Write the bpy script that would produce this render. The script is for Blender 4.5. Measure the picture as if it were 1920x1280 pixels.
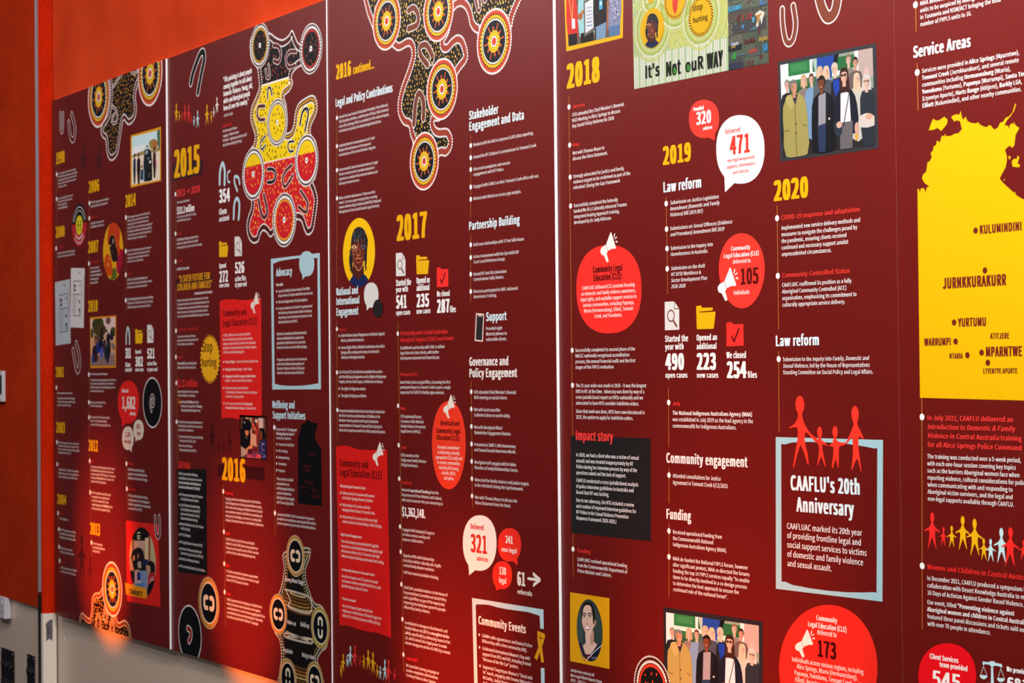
import bpy, math, os, random
from mathutils import Vector, Matrix
from mathutils.geometry import tessellate_polygon

rnd = random.Random(7)
S = bpy.context.scene
C = S.collection
for o in list(bpy.data.objects):
    bpy.data.objects.remove(o)

# ------------------------------------------------------------------ camera
FPX = 3600.0                      # focal length in pixels of the 1920 px wide frame
EYE = Vector((6.21, -2.13, 1.55))
YAW, PITCH, ROLL = math.atan(2280.0 / FPX), 0.0161, 0.0100
c_, s_ = math.cos(YAW), math.sin(YAW)
FWD = Vector((-c_ * math.cos(PITCH), s_ * math.cos(PITCH), math.sin(PITCH)))
R0 = Vector((s_, c_, 0.0))
U0 = R0.cross(FWD)
RGT = R0 * math.cos(ROLL) - U0 * math.sin(ROLL)
UP = U0 * math.cos(ROLL) + R0 * math.sin(ROLL)
cam_d = bpy.data.cameras.new('camera')
cam_d.sensor_width = 36.0
cam_d.lens = FPX / 1920.0 * 36.0
cam_d.clip_start = 0.05
cam_d.dof.use_dof = True
cam_d.dof.focus_distance = 3.5
cam_d.dof.aperture_fstop = 13.0
cam = bpy.data.objects.new('camera', cam_d)
M = Matrix.Identity(4)
for i in range(3):
    M[i][0], M[i][1], M[i][2], M[i][3] = RGT[i], UP[i], -FWD[i], EYE[i]
cam.matrix_world = M
C.objects.link(cam)
S.camera = cam

# ------------------------------------------------------------------ light
S.view_settings.view_transform = 'Standard'
S.view_settings.look = 'None'
S.view_settings.exposure = 0.0
S.view_settings.gamma = 1.0
S.view_settings.use_curve_mapping = False
w = bpy.data.worlds.new('world')
S.world = w
w.use_nodes = True
w.node_tree.nodes['Background'].inputs[0].default_value = (0.75, 0.8, 1.0, 1)
w.node_tree.nodes['Background'].inputs[1].default_value = 0.035


def area(name, loc, size, power, color, target):
    d = bpy.data.lights.new(name, 'AREA')
    d.shape = 'RECTANGLE'
    d.size, d.size_y = size
    d.energy = power
    d.color = color
    o = bpy.data.objects.new(name, d)
    o.location = loc
    o.rotation_euler = (Vector(target) - Vector(loc)).to_track_quat('-Z', 'Y').to_euler()
    C.objects.link(o)


def spot(name, loc, target, power, color, deg, blend):
    d = bpy.data.lights.new(name, 'SPOT')
    d.energy = power
    d.color = color
    d.spot_size = math.radians(deg)
    d.spot_blend = blend
    d.shadow_soft_size = 0.02
    o = bpy.data.objects.new(name, d)
    o.location = loc
    o.rotation_euler = (Vector(target) - Vector(loc)).to_track_quat('-Z', 'Y').to_euler()
    C.objects.link(o)


# ceiling troffers along the wall: the brightest at the near (right-hand) end
area('ceiling_troffer_light_near', (4.75, -0.88, 3.36), (1.3, 0.35), 132, (1.0, 0.97, 0.95), (4.4, 0, 2.0))
area('ceiling_troffer_light_middle', (2.6, -1.05, 3.36), (1.2, 0.3), 42, (1.0, 0.95, 0.93), (2.4, 0, 2.1))
area('ceiling_troffer_light_far', (0.4, -1.6, 3.36), (1.2, 0.3), 23, (1.0, 0.92, 0.9), (0.2, 0, 2.2))
# added lights further out in the room, for a gloss veil on panel tops
area('added_veil_light_aisle', (1.6, -2.7, 3.36), (2.4, 0.6), 26, (1.0, 0.98, 1.0), (1.6, -2.7, 0))
area('added_veil_light_aisle', (-1.7, -2.7, 3.36), (2.4, 0.6), 22, (1.0, 0.98, 1.0), (-1.7, -2.7, 0))
# added fill light behind the camera, to brighten the left wall return
area('added_return_fill', (7.0, -3.0, 1.9), (2.0, 1.6), 58, (1.0, 0.95, 0.9), (0, -0.3, 1.5))
# amber uplights standing on the floor a little way from the wall
AMBER = (1.0, 0.20, 0.025)
for X, pw, tz, dg in ((0.50, 235, 1.0, 28), (1.54, 170, 0.97, 29), (2.62, 165, 0.88, 31), (3.55, 120, 1.0, 36)):
    spot('amber_uplight', (X, -0.90, 0.16), (X, -0.02, tz), pw, AMBER, dg, 1.0)

# ------------------------------------------------------------------ materials


def lin(hexa):
    v = [int(hexa[i:i + 2], 16) / 255.0 for i in (0, 2, 4)]
    return tuple(c / 12.92 if c <= 0.04045 else ((c + 0.055) / 1.055) ** 2.4 for c in v) + (1.0,)


MATS = {}
PAL = dict(maroon='64120d', white='f2efec', gold='e6a804', red='f0302a', blue='b4d9df', black='1d1c1c', darkred='5a0f10',
           cream='ece3d6', orange='b4742c', brown='6b3322', navy='1b2440', bead='f4f1ee', rust='b5402a', yellow='f2c400',
           greyw='dcd8d2')


def mat(name, color, rough=0.5, spec=0.5, metal=0.0):
    m = bpy.data.materials.new(name)
    m.use_nodes = True
    b = m.node_tree.nodes['Principled BSDF']
    b.inputs['Base Color'].default_value = color
    b.inputs['Roughness'].default_value = rough
    b.inputs['Specular IOR Level'].default_value = spec
    b.inputs['Metallic'].default_value = metal
    return m


def ribs(m, strength=0.12):
    """fine upright flutes of the printed plastic board"""
    nt = m.node_tree
    tc = nt.nodes.new('ShaderNodeTexCoord')
    sx = nt.nodes.new('ShaderNodeSeparateXYZ')
    mu = nt.nodes.new('ShaderNodeMath'); mu.operation = 'MULTIPLY'; mu.inputs[1].default_value = 2 * math.pi / 0.0052
    si = nt.nodes.new('ShaderNodeMath'); si.operation = 'SINE'
    bp = nt.nodes.new('ShaderNodeBump')
    bp.inputs['Strength'].default_value = strength
    bp.inputs['Distance'].default_value = 0.0004
    nt.links.new(tc.outputs['Object'], sx.inputs[0])
    nt.links.new(sx.outputs[0], mu.inputs[0])
    nt.links.new(mu.outputs[0], si.inputs[0])
    nt.links.new(si.outputs[0], bp.inputs['Height'])
    nt.links.new(bp.outputs[0], nt.nodes['Principled BSDF'].inputs['Normal'])
    return m


DIM = 1.0  # scales ink colours down, offsetting strong lamp light on upper prints


def ink(col):
    h = PAL.get(col, col)
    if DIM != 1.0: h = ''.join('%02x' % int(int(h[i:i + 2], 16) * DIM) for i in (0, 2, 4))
    if h not in MATS:
        MATS[h] = mat('printed_ink_' + h, lin(h), 0.36, 0.2)
    return MATS[h]


def felt(name, hexa, scale):
    m = mat(name, lin(hexa), 1.0, 0.03)
    nt = m.node_tree
    tc = nt.nodes.new('ShaderNodeTexCoord')
    n1 = nt.nodes.new('ShaderNodeTexNoise'); n1.inputs['Scale'].default_value = scale; n1.inputs['Detail'].default_value = 3
    n2 = nt.nodes.new('ShaderNodeTexNoise'); n2.inputs['Scale'].default_value = 5; n2.inputs['Detail'].default_value = 2
    mx = nt.nodes.new('ShaderNodeMix'); mx.data_type = 'RGBA'; mx.blend_type = 'MULTIPLY'
    rp = nt.nodes.new('ShaderNodeValToRGB')
    rp.color_ramp.elements[0].position = 0.3; rp.color_ramp.elements[0].color = (0.62, 0.58, 0.56, 1)
    rp.color_ramp.elements[1].position = 0.7; rp.color_ramp.elements[1].color = (1.25, 1.3, 1.35, 1)
    ad = nt.nodes.new('ShaderNodeMath'); ad.operation = 'MULTIPLY_ADD'; ad.inputs[1].default_value = 0.35
    bp = nt.nodes.new('ShaderNodeBump'); bp.inputs['Strength'].default_value = 0.5; bp.inputs['Distance'].default_value = 0.002
    L = nt.links.new
    L(tc.outputs['Object'], n1.inputs['Vector']); L(tc.outputs['Object'], n2.inputs['Vector'])
    L(n2.outputs['Fac'], ad.inputs[0]); L(n1.outputs['Fac'], ad.inputs[2])
    ad2 = nt.nodes.new('ShaderNodeMath'); ad2.operation = 'SUBTRACT'; ad2.inputs[1].default_value = 0.17
    L(ad.outputs[0], ad2.inputs[0]); L(ad2.outputs[0], rp.inputs[0])
    mx.inputs[0].default_value = 1.0
    mx.inputs[6].default_value = lin(hexa)
    L(rp.outputs[0], mx.inputs[7])
    b = nt.nodes['Principled BSDF']
    L(mx.outputs[2], b.inputs['Base Color'])
    L(n1.outputs['Fac'], bp.inputs['Height']); L(bp.outputs[0], b.inputs['Normal'])
    return m


FELT = felt('orange_felt', 'c83f1c', 270)
FELT_D = felt('deep_orange_felt', 'b03010', 270)
FELT_R = felt('red_felt_edge', 'd02c0c', 270)
BEIGE = mat('beige_wall_paint', lin('d2beab'), 0.32, 0.5)
CREAMP = mat('cream_wall_paint', lin('f2e8d8'), 0.45, 0.4)
ALU = mat('aluminium_trim', lin('8c8e96'), 0.45, 0.5, 0.3)
DARK = mat('dark_shadow_gap', lin('171312'), 0.8, 0.2)
CARPET = felt('charcoal_carpet', '1e1c1c', 200)
CEIL = mat('white_ceiling', lin('d8d8d8'), 0.9, 0.2)
PLATE = mat('grey_white_plastic', lin('cfccd2'), 0.4, 0.5)
PLATE_D = mat('dark_screen', lin('2d3a3a'), 0.2, 0.5)
BLACKP = mat('black_anodised_plate', lin('141213'), 0.45, 0.4)
CHROME = mat('bright_metal', lin('d0ccc8'), 0.25, 0.5, 1.0)
TAPE = mat('grey_cloth_tape', lin('6a6468'), 0.6, 0.3)
BOARD = ribs(mat('maroon_printed_board', lin(PAL['maroon']), 0.32, 0.36), 0.10)
BOARD_EDGE = mat('white_board_edge', lin('f8f8fa'), 0.6, 0.3)

# ------------------------------------------------------------------ geometry helpers


def link(name, verts, faces, mats, fm=None, parent=None, smooth=False):
    me = bpy.data.meshes.new(name)
    me.from_pydata(verts, [], faces)
    for m in mats:
        me.materials.append(m)
    if fm:
        me.polygons.foreach_set('material_index', fm)
    if smooth:
        me.polygons.foreach_set('use_smooth', [True] * len(faces))
    me.update()
    o = bpy.data.objects.new(name, me)
    C.objects.link(o)
    if parent is not None:
        o.parent = parent
    return o


class MB:
    def __init__(s):
        s.v, s.f, s.m = [], [], []

    def box(s, a, b, mi=0):
        (x0, y0, z0), (x1, y1, z1) = a, b
        n = len(s.v)
        s.v += [(x0, y0, z0), (x1, y0, z0), (x1, y1, z0), (x0, y1, z0), (x0, y0, z1), (x1, y0, z1), (x1, y1, z1), (x0, y1, z1)]
        for q in ((3, 2, 1, 0), (4, 5, 6, 7), (0, 1, 5, 4), (1, 2, 6, 5), (2, 3, 7, 6), (3, 0, 4, 7)):
            s.f.append(tuple(n + i for i in q)); s.m.append(mi)

    def cyl(s, c, r, y0, y1, mi=0, n=16, r1=None):
        """cylinder along Y from y0 (back) to y1 (front)"""
        r1 = r if r1 is None else r1
        k = len(s.v)
        for yy, rr in ((y0, r), (y1, r1)):
            for i in range(n):
                a = 2 * math.pi * i / n
                s.v.append((c[0] + rr * math.cos(a), yy, c[1] + rr * math.sin(a)))
        for i in range(n):
            j = (i + 1) % n
            s.f.append((k + i, k + j, k + n + j, k + n + i)); s.m.append(mi)
        s.f.append(tuple(k + n + i for i in range(n))); s.m.append(mi)

    def build(s, name, mats, parent=None, loc=(0, 0, 0)):
        o = link(name, s.v, s.f, mats, s.m, parent)
        o.location = loc
        return o


def bevel(o, w, seg=2):
    b = o.modifiers.new('edge', 'BEVEL'); b.width = w; b.segments = seg; b.limit_method = 'ANGLE'


def tag(o, label=None, cat=None, group=None, kind=None):
    if label: o['label'] = label
    if cat: o['category'] = cat
    if group: o['group'] = group
    if kind: o['kind'] = kind
    return o


# ------------------------------------------------------------------ where a sight line meets a wall-parallel plane
FRONT = 0.0


def P(x, y, front=None):
    """(X, Z) on the plane Y = -front seen at pixel (x, y)"""
    f = FRONT if front is None else front
    d = FWD * FPX + RGT * (x - 960.0) - UP * (y - 640.0)
    t = (-f - EYE.y) / d.y
    p = EYE + d * t
    return (p.x, p.z)


def scale_at(x, y):
    """pixels per metre, upright"""
    return 1.0 / max(1e-9, P(x, y)[1] - P(x, y + 1)[1])


def squash(x, y):
    """how much narrower than tall a square on the wall looks at this pixel"""
    return scale_x(x, y) / scale_at(x, y)


def scale_x(x, y):
    return 1.0 / max(1e-9, P(x + 1, y)[0] - P(x, y)[0])


PX = (0, 0, 1.0)


def rg(reg, x, y):
    return reg[0] + x * reg[2], reg[1] + y * reg[2]


def PR(reg, x, y):
    return P(*rg(reg, x, y))


def clip(poly, inside, cross):
    out = []
    n = len(poly)
    for i in range(n):
        a, b = poly[i], poly[(i + 1) % n]
        ia, ib = inside(a), inside(b)
        if ia: out.append(a)
        if ia != ib: out.append(cross(a, b))
    return out


def clip_axis(poly, ax, val, keep_less):
    def cross(a, b):
        t = (val - a[ax]) / (b[ax] - a[ax])
        return (a[0] + (b[0] - a[0]) * t, a[1] + (b[1] - a[1]) * t)
    return clip(poly, (lambda p: p[ax] <= val) if keep_less else (lambda p: p[ax] >= val), cross)


def smooth(pts, n=5, closed=True):
    out = []
    N = len(pts)
    rng = range(N) if closed else range(N - 1)
    for i in rng:
        if closed:
            p0, p1, p2, p3 = pts[i - 1], pts[i], pts[(i + 1) % N], pts[(i + 2) % N]
        else:
            p0, p1, p2, p3 = pts[max(i - 1, 0)], pts[i], pts[i + 1], pts[min(i + 2, N - 1)]
        for k in range(n):
            t = k / n
            out.append(tuple(0.5 * (2 * p1[a] + (p2[a] - p0[a]) * t + (2 * p0[a] - 5 * p1[a] + 4 * p2[a] - p3[a]) * t * t
                                    + (3 * p1[a] - p0[a] - 3 * p2[a] + p3[a]) * t ** 3) for a in (0, 1)))
    if not closed: out.append(pts[-1])
    return out


def area2(p):
    return sum(p[i][0] * p[(i + 1) % len(p)][1] - p[(i + 1) % len(p)][0] * p[i][1] for i in range(len(p)))


def inset(poly, d):
    """move a densely sampled outline inwards by d"""
    if area2(poly) < 0: poly = poly[::-1]
    n = len(poly)
    out = []
    for i in range(n):
        a, b = poly[i - 2], poly[(i + 2) % n]
        tx, ty = b[0] - a[0], b[1] - a[1]
        l = math.hypot(tx, ty) or 1
        out.append((poly[i][0] - ty / l * d, poly[i][1] + tx / l * d))
    return out


def inside(p, poly):
    x, y = p
    r = False
    j = len(poly) - 1
    for i in range(len(poly)):
        xi, yi = poly[i]; xj, yj = poly[j]
        if (yi > y) != (yj > y) and x < (xj - xi) * (y - yi) / (yj - yi) + xi: r = not r
        j = i
    return r


def walk(poly, step, closed=True):
    """points every `step` along an outline"""
    out = []
    n = len(poly)
    left = 0.0
    for i in range(n if closed else n - 1):
        a, b = poly[i], poly[(i + 1) % n]
        l = math.hypot(b[0] - a[0], b[1] - a[1])
        t = left
        while t < l:
            out.append((a[0] + (b[0] - a[0]) * t / l, a[1] + (b[1] - a[1]) * t / l))
            t += step
        left = t - l
    return out


class Panel:
    pass


PN = None
LEVEL = 0.00012
DRAW = 0.000004


class Ink:
    """flat print on the current panel: polygons in wall metres, each draw a hair in front of the one before"""

    def __init__(s, level=1):
        s.z = LEVEL * level
        s.n = 0
        s.v, s.f, s.m, s.cols = [], [], [], []

    def ci(s, col):
        if col not in s.cols: s.cols.append(col)
        return s.cols.index(col)

    def poly(s, pts, col, step=True, noclip=False, lift=0.0):
        if not noclip:
            x0, x1, z0, z1 = PN.rect
            for ax, val, less in ((0, x0, False), (0, x1, True), (1, z0, False), (1, z1, True)):
                if any((p[ax] > val) if less else (p[ax] < val) for p in pts):
                    pts = clip_axis(pts, ax, val, less)
                if len(pts) < 3: return
        if step: s.z += DRAW
        n = len(s.v)
        s.v += [(p[0], s.z + lift, p[1]) for p in pts]
        c = s.ci(col)
        if len(pts) <= 4 and _convex(pts):
            idx = list(range(len(pts)))
            if area2(pts) < 0: idx.reverse()
            s.f.append(tuple(n + i for i in idx)); s.m.append(c)
            return
        for t in tessellate_polygon([[Vector((p[0], p[1], 0)) for p in pts]]):
            a, b, d = t
            if (pts[b][0] - pts[a][0]) * (pts[d][1] - pts[a][1]) - (pts[b][1] - pts[a][1]) * (pts[d][0] - pts[a][0]) < 0: b, d = d, b
            s.f.append((n + a, n + b, n + d)); s.m.append(c)

    def fan(s, c, rx, rz, col, n=10, rot=0.0, step=False):
        x0, x1, z0, z1 = PN.rect
        if c[0] + rx < x0 or c[0] - rx > x1 or c[1] + rz < z0 or c[1] - rz > z1: return
        ca, sa = math.cos(rot), math.sin(rot)
        pts = []
        for i in range(n):
            a = 2 * math.pi * i / n
            u, v = rx * math.cos(a), rz * math.sin(a)
            pts.append((c[0] + u * ca - v * sa, c[1] + u * sa + v * ca))
        if c[0] - rx < x0 or c[0] + rx > x1 or c[1] - rz < z0 or c[1] + rz > z1:
            s.poly(pts, col, step); return
        if step: s.z += DRAW
        k = len(s.v)
        s.n += 1
        zz = s.z + (s.n % 5) * 7e-7
        s.v += [(p[0], zz, p[1]) for p in pts]
        s.f.append(tuple(range(k, k + n))); s.m.append(s.ci(col))

    def disc(s, c, r, col, n=48):
        s.fan(c, r, r, col, n, 0, True)

    def dots(s, pts, r, col, n=7, step=True):
        if step: s.z += DRAW
        for p in pts: s.fan(p, r, r, col, n)

    def stroke(s, path, wd, col, caps=True, step=True):
        """a line of width wd through path, round ends"""
        if step: s.z += DRAW
        for i in range(len(path) - 1):
            a, b = path[i], path[i + 1]
            l = math.hypot(b[0] - a[0], b[1] - a[1])
            if l < 1e-9: continue
            nx, nz = -(b[1] - a[1]) / l * wd / 2, (b[0] - a[0]) / l * wd / 2
            s.poly([(a[0] - nx, a[1] - nz), (b[0] - nx, b[1] - nz), (b[0] + nx, b[1] + nz), (a[0] + nx, a[1] + nz)], col, step=False, lift=(i % 3) * 7e-7)
        if caps:
            s.z += DRAW * 0.6
            for p in path: s.fan(p, wd / 2, wd / 2, col, 8)

    def ring(s, c, r, wd, col, n=40):
        s.stroke([(c[0] + r * math.cos(2 * math.pi * i / n), c[1] + r * math.sin(2 * math.pi * i / n)) for i in range(n + 1)], wd, col, caps=False)

    def done(s, name, parent=None, label=None):
        if not s.f: return None
        par = parent if parent is not None else PN.root
        base = PN.root.location
        v = [(a - base.x, -PN.front - d - base.y, b - base.z) for a, d, b in s.v]
        o = link(name, v, s.f, [ink(c) for c in s.cols], s.m, par)
        if label: o['label'] = label
        return o


def _convex(p):
    n = len(p)
    if n == 3: return True
    sg = 0
    for i in range(n):
        a, b, c = p[i], p[(i + 1) % n], p[(i + 2) % n]
        k = (b[0] - a[0]) * (c[1] - b[1]) - (b[1] - a[1]) * (c[0] - b[0])
        if abs(k) < 1e-14: continue
        if sg == 0: sg = 1 if k > 0 else -1
        elif (k > 0) != (sg > 0): return False
    return True


# ------------------------------------------------------------------ lettering
_chars = [chr(i) for i in range(33, 127)] + ['–', '→']
G = {}


def load_glyphs():
    font = None
    try:
        p = os.path.join(bpy.utils.resource_path('LOCAL'), 'datafiles', 'fonts', 'Noto Sans CJK Regular.woff2')
        if os.path.exists(p): font = bpy.data.fonts.load(p)
    except Exception:
        font = None
    tmp = []
    for ch in _chars + [' ']:
        for k, body in enumerate((ch, '|' + ch + '|')):
            c = bpy.data.curves.new('glyph', 'FONT')
            c.body = body; c.size = 1.0; c.resolution_u = 3; c.fill_mode = 'FRONT'
            if font: c.font = font
            o = bpy.data.objects.new('glyph', c)
            C.objects.link(o)
            tmp.append((ch, k, o))
    c = bpy.data.curves.new('glyph', 'FONT'); c.body = '||'; c.size = 1.0; c.fill_mode = 'FRONT'
    if font: c.font = font
    o2 = bpy.data.objects.new('glyph', c); C.objects.link(o2)
    dg = bpy.context.evaluated_depsgraph_get()
    dg.update()

    def ext(o):
        me = o.evaluated_get(dg).to_mesh()
        v = [tuple(p.co) for p in me.vertices]
        f = [tuple(p.vertices) for p in me.polygons]
        o.evaluated_get(dg).to_mesh_clear()
        return v, f
    v, f = ext(o2)
    base = max(p[0] for p in v) - min(p[0] for p in v)
    raw = {}
    for ch, k, o in tmp:
        v, f = ext(o)
        if k == 0: raw.setdefault(ch, [v, f, 0])
        else: raw[ch][2] = max(p[0] for p in v) - min(p[0] for p in v) - base
    cap = max(p[1] for p in raw['H'][0])
    for ch, (v, f, adv) in raw.items():
        G[ch] = ([(p[0] / cap, p[1] / cap) for p in v], f, adv / cap)
    for ch, k, o in tmp + [(0, 0, o2)]:
        d = o.data
        bpy.data.objects.remove(o); bpy.data.curves.remove(d)


load_glyphs()
STY = {  # copies of each glyph (dx, dz in cap heights), letter spacing
    'body': ([(-0.022, 0), (0.022, 0)], 0.04),
    'bold': ([(-0.055, -.01), (0.0, 0.01), (0.055, -.01)], 0.07),
    'head': ([(-0.068, -0.022), (0.068, -0.022), (0, 0), (-0.068, 0.022), (0.068, 0.022)], 0.10),
    'year': ([(x, z) for z in (-0.03, 0.03) for x in (-0.09, -0.045, 0.0, 0.045, 0.09)], 0.13),
    'hand': ([(-0.04, -.01), (0, .01), (0.04, -.01)], 0.07),
}
SHRINK = 0.62


def runs(line, style):
    out, cur, st, it = [], '', style, False
    for ch in line:
        if ch == '*':
            if cur: out.append((cur, st, it)); cur = ''
            st = 'bold' if st == style and style != 'bold' else style
        elif ch == '_':
            if cur: out.append((cur, st, it)); cur = ''
            it = not it
        else: cur += ch
    if cur: out.append((cur, st, it))
    return out


def line_width(line, style, xs):
    w_ = 0
    for t, st, it in runs(line, style):
        for ch in t:
            w_ += G.get(ch, G['o'])[2] * xs + STY[st][1]
    return w_


def T(s, x, y, x1, cap=None, col='white', style='body', reg=PX, al='l', pitch=None, fit=None, name=None, parent=None, level=4, label=None, ital=False, dx=None):
    """lines of lettering: first baseline starts at (x, y) of region reg and the fitted line ends at x1"""
    lines = s.split('|')
    px, py = rg(reg, x, y)
    px1 = rg(reg, x1, y)[0]
    k = scale_at(px, py)
    pit = (pitch * reg[2] / k) if pitch else 0
    caph = (cap * reg[2] / k) if cap else pit * 0.60
    X0, Z0 = P(px, py)
    X1 = P(px1, py)[0]
    target = X1 - X0
    # natural squeeze so that the fitted line has the wanted width
    if fit is None:
        fit = max(range(len(lines)), key=lambda i: line_width(lines[i], style, 1))
    nat0 = line_width(lines[fit], style, 0); nat1 = line_width(lines[fit], style, 1) - nat0
    xs = (target / caph - nat0) / nat1
    xs = max(xs, 0.2)
    I = Ink(level)
    v, f = I.v, I.f
    base_z = I.z
    for li, line in enumerate(lines):
        wd = line_width(line, style, xs) * caph
        cx = X0 if al == 'l' else (X0 + (target - wd) / 2 if al == 'c' else X1 - wd)
        z = Z0 - li * pit
        gi = 0
        for t, st, it in runs(line, style):
            cp, sp = STY[st]
            it = it or ital
            for ch in t:
                gi += 1
                gv, gf, adv = G.get(ch, G['o'])
                if gf:
                    for ci, (ox, oz) in enumerate(cp):
                        n = len(v)
                        d = base_z + ci * 0.000003 + (gi % 2) * 0.0000012
                        sh = 0.2 if it else 0.0
                        for p in gv:
                            v.append((cx + (p[0] * xs + (p[1] * sh) + ox + sp / 2) * caph, d, z + (p[1] + oz) * caph))
                        for q in gf: f.append(tuple(n + i for i in q))
                cx += (adv * xs + sp) * caph
    # drop whatever would run past the board
    x0, x1b, z0, z1 = PN.rect
    keep = [q for q in f if all(x0 < v[i][0] < x1b and z0 < v[i][2] < z1 for i in q)]
    I.f = keep
    I.cols = [col]; I.m = [0] * len(keep)
    nm = name or ('heading' if style in ('head', 'year') else 'paragraph')
    return I.done(nm if parent is None else 'lettering', parent, label)


# ------------------------------------------------------------------ printed motifs


def quad(reg, pts):
    return [PR(reg, a, b) for a, b in pts]


def boxp(reg, pts, col, name, level=1, label=None, parent=None, sm=False):
    I = Ink(level)
    q = quad(reg, pts)
    if sm: q = smooth(q, 4)
    I.poly(q, col)
    return I.done(name, parent, label)


def timeline(reg, x0, y0, x1, y1, bullets=(), breg=None, r=None):
    """thin gold rule with white bullets"""
    I = Ink(1)
    a, b = PR(reg, x0, y0), PR(reg, x1, y1)
    I.stroke([a, b], 0.0013, 'orange', caps=False)
    o = I.done('timeline_rule', None, 'thin gold upright rule')
    for bx, by in bullets:
        c = PR(breg or reg, bx, by)
        J = Ink(2)
        J.disc(c, r or 0.0052, 'white', 16)
        J.done('bullet', o)
    return o


def bubble(reg, x0, y0, x1, y1, tip, col, label, half=0.22, egg=0.0, name='speech_bubble', level=2, ex=2.25):
    cx, cy, rx, ry = (x0 + x1) / 2, (y0 + y1) / 2, (x1 - x0) / 2, (y1 - y0) / 2
    ta = math.atan2((tip[1] - cy) / ry, (tip[0] - cx) / rx) if tip else None
    pts = []
    N = 56
    done_tip = False
    st = (ta + math.pi) if tip else 0
    for i in range(N):
        a = st + 2 * math.pi * i / N
        if tip:
            d = (a - ta + math.pi) % (2 * math.pi) - math.pi
            if abs(d) < half:
                if not done_tip: pts.append(tip); done_tip = True
                continue
        c, s = math.cos(a), math.sin(a)
        q = (abs(c) ** ex + abs(s) ** ex) ** (-1 / ex)
        pts.append((cx + rx * q * c * (1 + egg * s), cy + ry * q * s))
    I = Ink(level)
    I.poly(quad(reg, pts), col)
    return I.done(name, None, label)


def ushape(reg, path, wd_px, fill, bead=None, bead_px=2.0, name='horseshoe_motif', level=3, parent=None, ink_obj=None, gap=None, label=None):
    """thick stroke following path (the aboriginal 'person' horseshoe), optional beaded outline"""
    pts = smooth(quad(reg, path), 6, closed=False)
    k = scale_at(*rg(reg, *path[0]))
    hx = sum(abs(pts[i + 1][0] - pts[i][0]) for i in range(len(pts) - 1)); hz = sum(abs(pts[i + 1][1] - pts[i][1]) for i in range(len(pts) - 1))
    hx = hx / (hx + hz)
    wd = wd_px * reg[2] / k * ((1 - hx) * 0.80 / squash(*rg(reg, *path[0])) + hx * 0.95)
    # outline polygon
    L, Rr = [], []
    n = len(pts)
    for i in range(n):
        a, b = pts[max(i - 1, 0)], pts[min(i + 1, n - 1)]
        l = math.hypot(b[0] - a[0], b[1] - a[1]) or 1
        nx, nz = -(b[1] - a[1]) / l * wd / 2, (b[0] - a[0]) / l * wd / 2
        L.append((pts[i][0] + nx, pts[i][1] + nz)); Rr.append((pts[i][0] - nx, pts[i][1] - nz))

    def cap(c, frm, to):
        a0 = math.atan2(frm[1] - c[1], frm[0] - c[0])
        return [(c[0] + wd / 2 * math.cos(a0 - math.pi * j / 6), c[1] + wd / 2 * math.sin(a0 - math.pi * j / 6)) for j in range(1, 6)]
    outline = L + cap(pts[-1], L[-1], Rr[-1]) + Rr[::-1] + cap(pts[0], Rr[0], L[0])
    I = ink_obj or Ink(level)
    if fill: I.poly(outline, fill)
    if bead:
        r = bead_px * reg[2] / k / 2 * 1.15
        I.dots(walk(outline, r * 2.15), r, bead, 7)
    if ink_obj is None: return I.done(name, parent, label)


def sun(I, c, R, scheme='sun'):
    """concentric beaded sun disc"""
    def circ(r, n): return [(c[0] + r * math.cos(2 * math.pi * i / n), c[1] + r * math.sin(2 * math.pi * i / n)) for i in range(n)]
    if scheme == 'sun':
        I.disc(c, R, 'c4492f')
        I.dots(circ(R * .985, 72), R * .040, 'bead')
        I.disc(c, R * .86, '241713')
        I.dots(circ(R * .87, 44), R * .05, 'b8432c')
        I.dots(circ(R * .765, 38), R * .062, 'eab41c')
        I.dots(circ(R * .67, 60), R * .032, 'bead')
        I.disc(c, R * .645, '15161b')
        for i in range(12):
            a = 2 * math.pi * i / 12 + 0.1
            r1 = .56 if i % 2 == 0 else .44
            I.stroke([(c[0] + R * .3 * math.cos(a), c[1] + R * .3 * math.sin(a)), (c[0] + R * r1 * math.cos(a), c[1] + R * r1 * math.sin(a))],
                     R * (.055 if i % 2 == 0 else .085), 'b9542c', step=(i == 0))
        I.dots(circ(R * .30, 18), R * .052, 'eab41c')
        I.dots(circ(R * .22, 15), R * .045, 'f2c81e')
        I.disc(c, R * .17, 'bead', 24)
        I.disc(c, R * .125, 'c23f2a', 24)
    return I


def field(I, poly, step, r, cols, avoid=(), rects=None):
    xs = [p[0] for p in poly]; zs = [p[1] for p in poly]
    z = min(zs)
    row = 0
    b = {c: [] for c in cols}
    while z < max(zs):
        x = min(xs) + (step / 2 if row % 2 else 0)
        while x < max(xs):
            p = (x + rnd.uniform(-.3, .3) * step, z + rnd.uniform(-.3, .3) * step)
            if inside(p, poly) and not any((p[0] - c[0]) ** 2 + (p[1] - c[1]) ** 2 < q * q for c, q in avoid) and (rects is None or rects(p)):
                b[rnd.choice(cols)].append(p)
            x += step
        z += step * 0.87
        row += 1
    for c, pts in b.items():
        I.z += DRAW
        for p in pts: I.fan(p, r * rnd.uniform(.7, 1.1), r * rnd.uniform(.9, 1.4), c, 6)


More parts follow.
